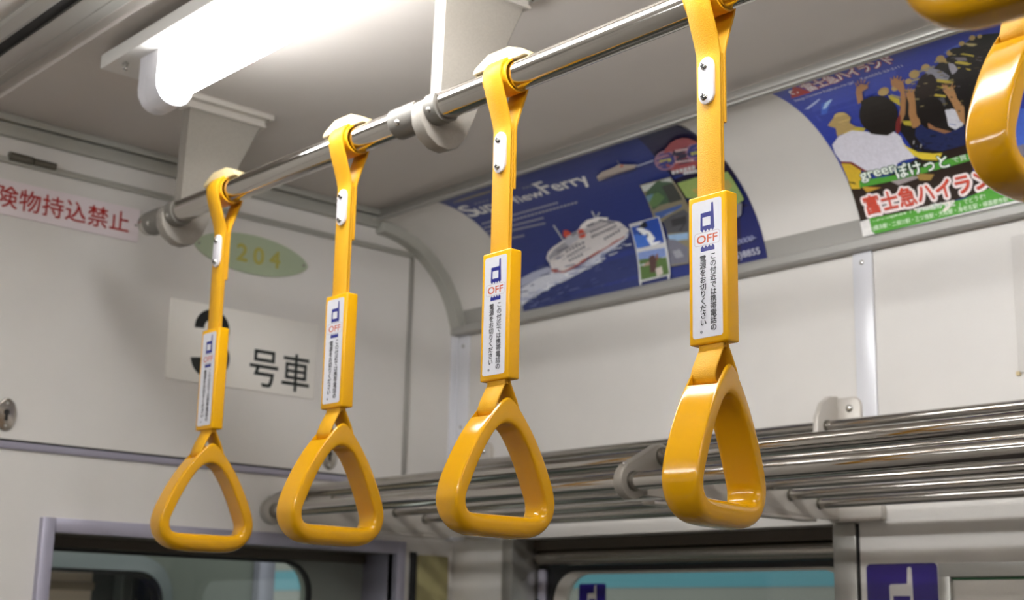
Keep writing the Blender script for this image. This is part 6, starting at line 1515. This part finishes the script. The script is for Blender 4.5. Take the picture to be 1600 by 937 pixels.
# oval plate
t = empty('oval_plate', (1.127, YE, H + 0.533), 'grey green pointed oval plate with faded yellow digits, above the number sign', 'plate')
hw, hh = 0.104, 0.0315
ov = [(hw * math.cos(2 * PI * i / 48), hh + hh * math.copysign(abs(math.sin(2 * PI * i / 48)) ** 1.25, math.sin(2 * PI * i / 48))) for i in range(48)]
b = MB(); b.prism(ov, 'y', -0.003, 0, bev=0.0006); b.build('plate', 'sign_green', t, smooth=40)
p = Print()
for i, ch in enumerate('204'): p.text((176, 168, 84), ch, 0.0752 + i * 0.0303, 0.0450, 0.0385, width=0.0185, bold=0.028, n=6)
p.build('lettering', 'signprint', lambda u, v, k: (-hw + u, -0.0033 - k, 2 * hh - v), t)
for x in (-0.096, 0.096): MB().dome((x, -0.003, hh), (0, -1, 0), 0.0026, 0.0014).build('screw', 'screw', t)
# keyholes
def key_lock(x, z, label):
    t = empty('lock_plate', (x, YE, z), label, 'lock', 'lock plates on the end wall panel')
    b = MB(); b.prism([(0.0145 * math.cos(2 * PI * i / 36), 0.0225 * math.sin(2 * PI * i / 36)) for i in range(36)], 'y', -0.0035, 0, bev=0.001); b.build('escutcheon', 'satin', t, smooth=40)
    b = MB(); b.prism([(0.0042 * math.cos(math.radians(a)), 0.003 + 0.0042 * math.sin(math.radians(a))) for a in range(-60, 241, 15)] + [(-0.0024, -0.0085), (0.0024, -0.0085)], 'y', -0.0040, -0.003); b.build('keyhole', 'dark', t, smooth=0)
    for dz in (0.0155, -0.0155): MB().dome((0, -0.0033, dz), (0, -1, 0), 0.0020, 0.0010).build('rivet', 'trimdull', t)
    return t
k = key_lock(0.7585, H + 0.2675, 'oval metal keyhole plate at the left edge of the end wall')
k2 = copy_tree(k); k2.location = (1.2925, YE, H + 0.262); k2['label'] = 'oval metal keyhole plate half hidden behind the second strap\'s grip'
# hinge on the top seam
t = empty('hinge', (0.757, YE, H + 0.629), 'long dark metal hinge on the end wall seam, top left', 'hinge')
b = MB(); b.cyl((-0.034, -0.008, 0.0), (-0.001, -0.008, 0.0), 0.0062, n=20); b.build('knuckle', 'hinge', t)
b = MB(); b.cyl((0.001, -0.008, -0.0005), (0.034, -0.008, -0.0005), 0.0052, n=20); b.build('knuckle', 'hinge', t)
b = MB(); b.box(-0.034, 0.034, -0.003, 0, -0.007, 0.007); b.build('leaf', 'trimdull', t, smooth=0)
# yellowed panel right of the door
t = empty('side_panel', (1.512, YE, H - 0.55), 'yellowed cover panel between the door frame and the corner', 'panel')
b = MB(); b.box(-0.033, 0.0335, -0.006, 0, 0, 0.664, bev=0.003); b.build('cover', 'olive', t, smooth=40)
b = MB(); b.box(-0.047, -0.0345, -0.004, 0, 0, 0.668, bev=0.001); b.build('edge_gap', 'rubber', t, smooth=0)

# ================================================================== ON THE RIGHT WALL
t = empty('wall_plate', (WX, 0.775, H + 0.308), 'thin pale cover plate on the wall at the right edge, below the coaster poster', 'plate')
b = MB(); b.prism(rrect(-0.12, 0.0590, 0, 0.170, 0.004, 4), 'x', -0.003, 0, bev=0.0008); b.build('cover', 'wall', t, smooth=40)
b = MB(); b.box(-0.0032, 0, 0.0575, 0.0625, -0.003, 0.002); b.build('clip', 'cream', t, smooth=0)

def phone_mark(name, label, loc, w, h):
    """square sticker: white telephone mark on dark blue; loc = far top corner on the surface facing -x"""
    t = empty(name, loc, label, 'sticker', 'blue telephone stickers')
    p = Print(1e-5)
    def Q(c, u0, u1, v0, v1, r=0): p.rect(c, u0 * w, u1 * w, v0 * w, v1 * w, r * w)
    Q((44, 28, 128), 0, 1, 0, h / w, 0.06)
    wh = (222, 218, 216)
    p.poly(wh, [(0.585 * w, 0.06 * w), (0.60 * w, 0.045 * w), (0.63 * w, 0.045 * w), (0.645 * w, 0.06 * w), (0.665 * w, 0.92 * w), (0.325 * w, 0.92 * w), (0.325 * w, 0.27 * w), (0.345 * w, 0.25 * w), (0.575 * w, 0.245 * w)])
    Q((44, 28, 128), 0.375, 0.615, 0.39, 0.66); 
    for r in range(3):
        for c in range(3): Q((44, 28, 128), 0.385 + c * 0.085, 0.435 + c * 0.085, 0.71 + r * 0.06, 0.745 + r * 0.06)
    p.build('print', 'sticker', lambda u, v, k: (-0.0004 - k, -u, -v), t)
    return t
phone_mark('telephone_sticker', 'blue square telephone sticker on the wall panel beside the poster frame', (WX, 1.0590, H + 0.0875), 0.1020, 0.110)
phone_mark('telephone_sticker', 'small blue telephone sticker on the side window glass', (1.620, 1.6450, H + 0.0695), 0.0605, 0.066)

t = empty('poster_frame', (WX, 0.6795, H - 0.4505), 'aluminium poster frame with a grey sheet under glass, bottom right corner', 'frame')
b = MB(); b.box(-0.010, 0, -0.30, 0.2715, 0.520, 0.5370, bev=0.0018); b.box(-0.010, 0, 0.2555, 0.2715, 0, 0.5215, bev=0.0018); b.box(-0.010, 0, -0.30, -0.284, 0, 0.5215, bev=0.0018); b.box(-0.010, 0, -0.30, 0.2715, -0.015, 0.002, bev=0.0018)
b.build('border', 'trim', t, smooth=40)
b = MB(); b.box(-0.003, 0, -0.286, 0.2575, 0, 0.5195); b.build('sheet', 'cast_light', t, smooth=0)
b = MB(); b.box(-0.0045, -0.003, -0.286, 0.2570, 0.5170, 0.5195); b.build('green_edge', mat('green_strip', (30, 92, 52), 0.4), t, smooth=0)

# ================================================================== OUTSIDE THE WINDOWS
t = empty('next_car', (1.1, 2.5, 0.0), 'grey green end of the next car seen through the door pane', 'train car')
b = MB(); plate_with_hole(b, (-1.2, 0.443, 0.0, H + 0.9), rrect(-0.45, 0.238, H - 0.7, H + 0.087, 0.055, 8), 'y', 0.0, 0.03); b.build('body_end', 'cab_grey', t, smooth=30)
b = MB()
ri = rrect(-0.45, 0.238, H - 0.7, H + 0.087, 0.055, 8); ro = rrect(-0.476, 0.264, H - 0.726, H + 0.116, 0.075, 8)
Ra = [[b.bm.verts.new((p[0], y, p[1])) for p in r] for r, y in ((ri, -0.012), (ro, -0.002), (ro, 0.01), (ri, 0.02))]
for i in range(4):
    for k in range(len(ri)): b.face([Ra[i][k], Ra[i][(k + 1) % len(ri)], Ra[(i + 1) % 4][(k + 1) % len(ri)], Ra[(i + 1) % 4][k]])
b.build('window_ring', 'cab_light', t, smooth=40)
b = MB()
ro2 = rrect(-0.45, 0.2385, H - 0.7, H + 0.0875, 0.055, 8); ri2 = rrect(-0.443, 0.231, H - 0.693, H + 0.081, 0.05, 8)
Ra = [[b.bm.verts.new((p[0], y, p[1])) for p in r] for r, y in ((ri2, -0.010), (ro2, -0.013), (ro2, 0.02), (ri2, 0.02))]
for i in range(4):
    for k in range(len(ri2)): b.face([Ra[i][k], Ra[i][(k + 1) % len(ri2)], Ra[(i + 1) % 4][(k + 1) % len(ri2)], Ra[(i + 1) % 4][k]])
b.build('gasket', 'rubber', t, smooth=40)
b = MB(); b.box(0.443, 0.482, -0.02, 0.03, 0.0, H + 0.9, bev=0.004); b.build('corner_post', 'lilac', t, smooth=40)
b = MB(); b.box(-0.60, 0.146, 0.10, 0.12, H - 0.7, H + 0.30); b.build('inner_panel', 'cab_tan', t, smooth=0)
b = MB(); b.box(-0.60, 0.146, 0.085, 0.10, H + 0.050, H + 0.067, bev=0.004); b.build('inner_rail', 'cab_brown', t, smooth=40)
b = MB(); b.box(0.146, 0.42, 0.10, 0.12, H - 0.7, H + 0.30); b.box(0.19, 0.215, 0.06, 0.10, H - 0.7, H + 0.20, bev=0.004); b.build('dark_panel', 'cab_dark', t, smooth=0)

gr = MB(); gr.box(1.72, 14.0, -12.0, 12.0, -1.15, -1.05); struct(gr.build('ground', 'ballast', smooth=0))
t = empty('neighbouring_train', (2.95, 3.0, 0.0), 'pale train with a teal band standing on the next track outside', 'train')
b = MB(); b.box(0.0, 0.10, -3.5, 5.0, -0.9, H + 1.2); b.build('body_side', 'body_grey', t, smooth=0)
b = MB(); b.box(-0.003, 0, -3.5, 5.0, H + 0.114, H + 0.185); b.build('teal_band', 'teal', t, smooth=0)
b = MB(); b.box(-0.012, 0, -3.5, 5.0, H - 0.075, H - 0.055, bev=0.002); b.build('window_sill', 'trim', t, smooth=0)
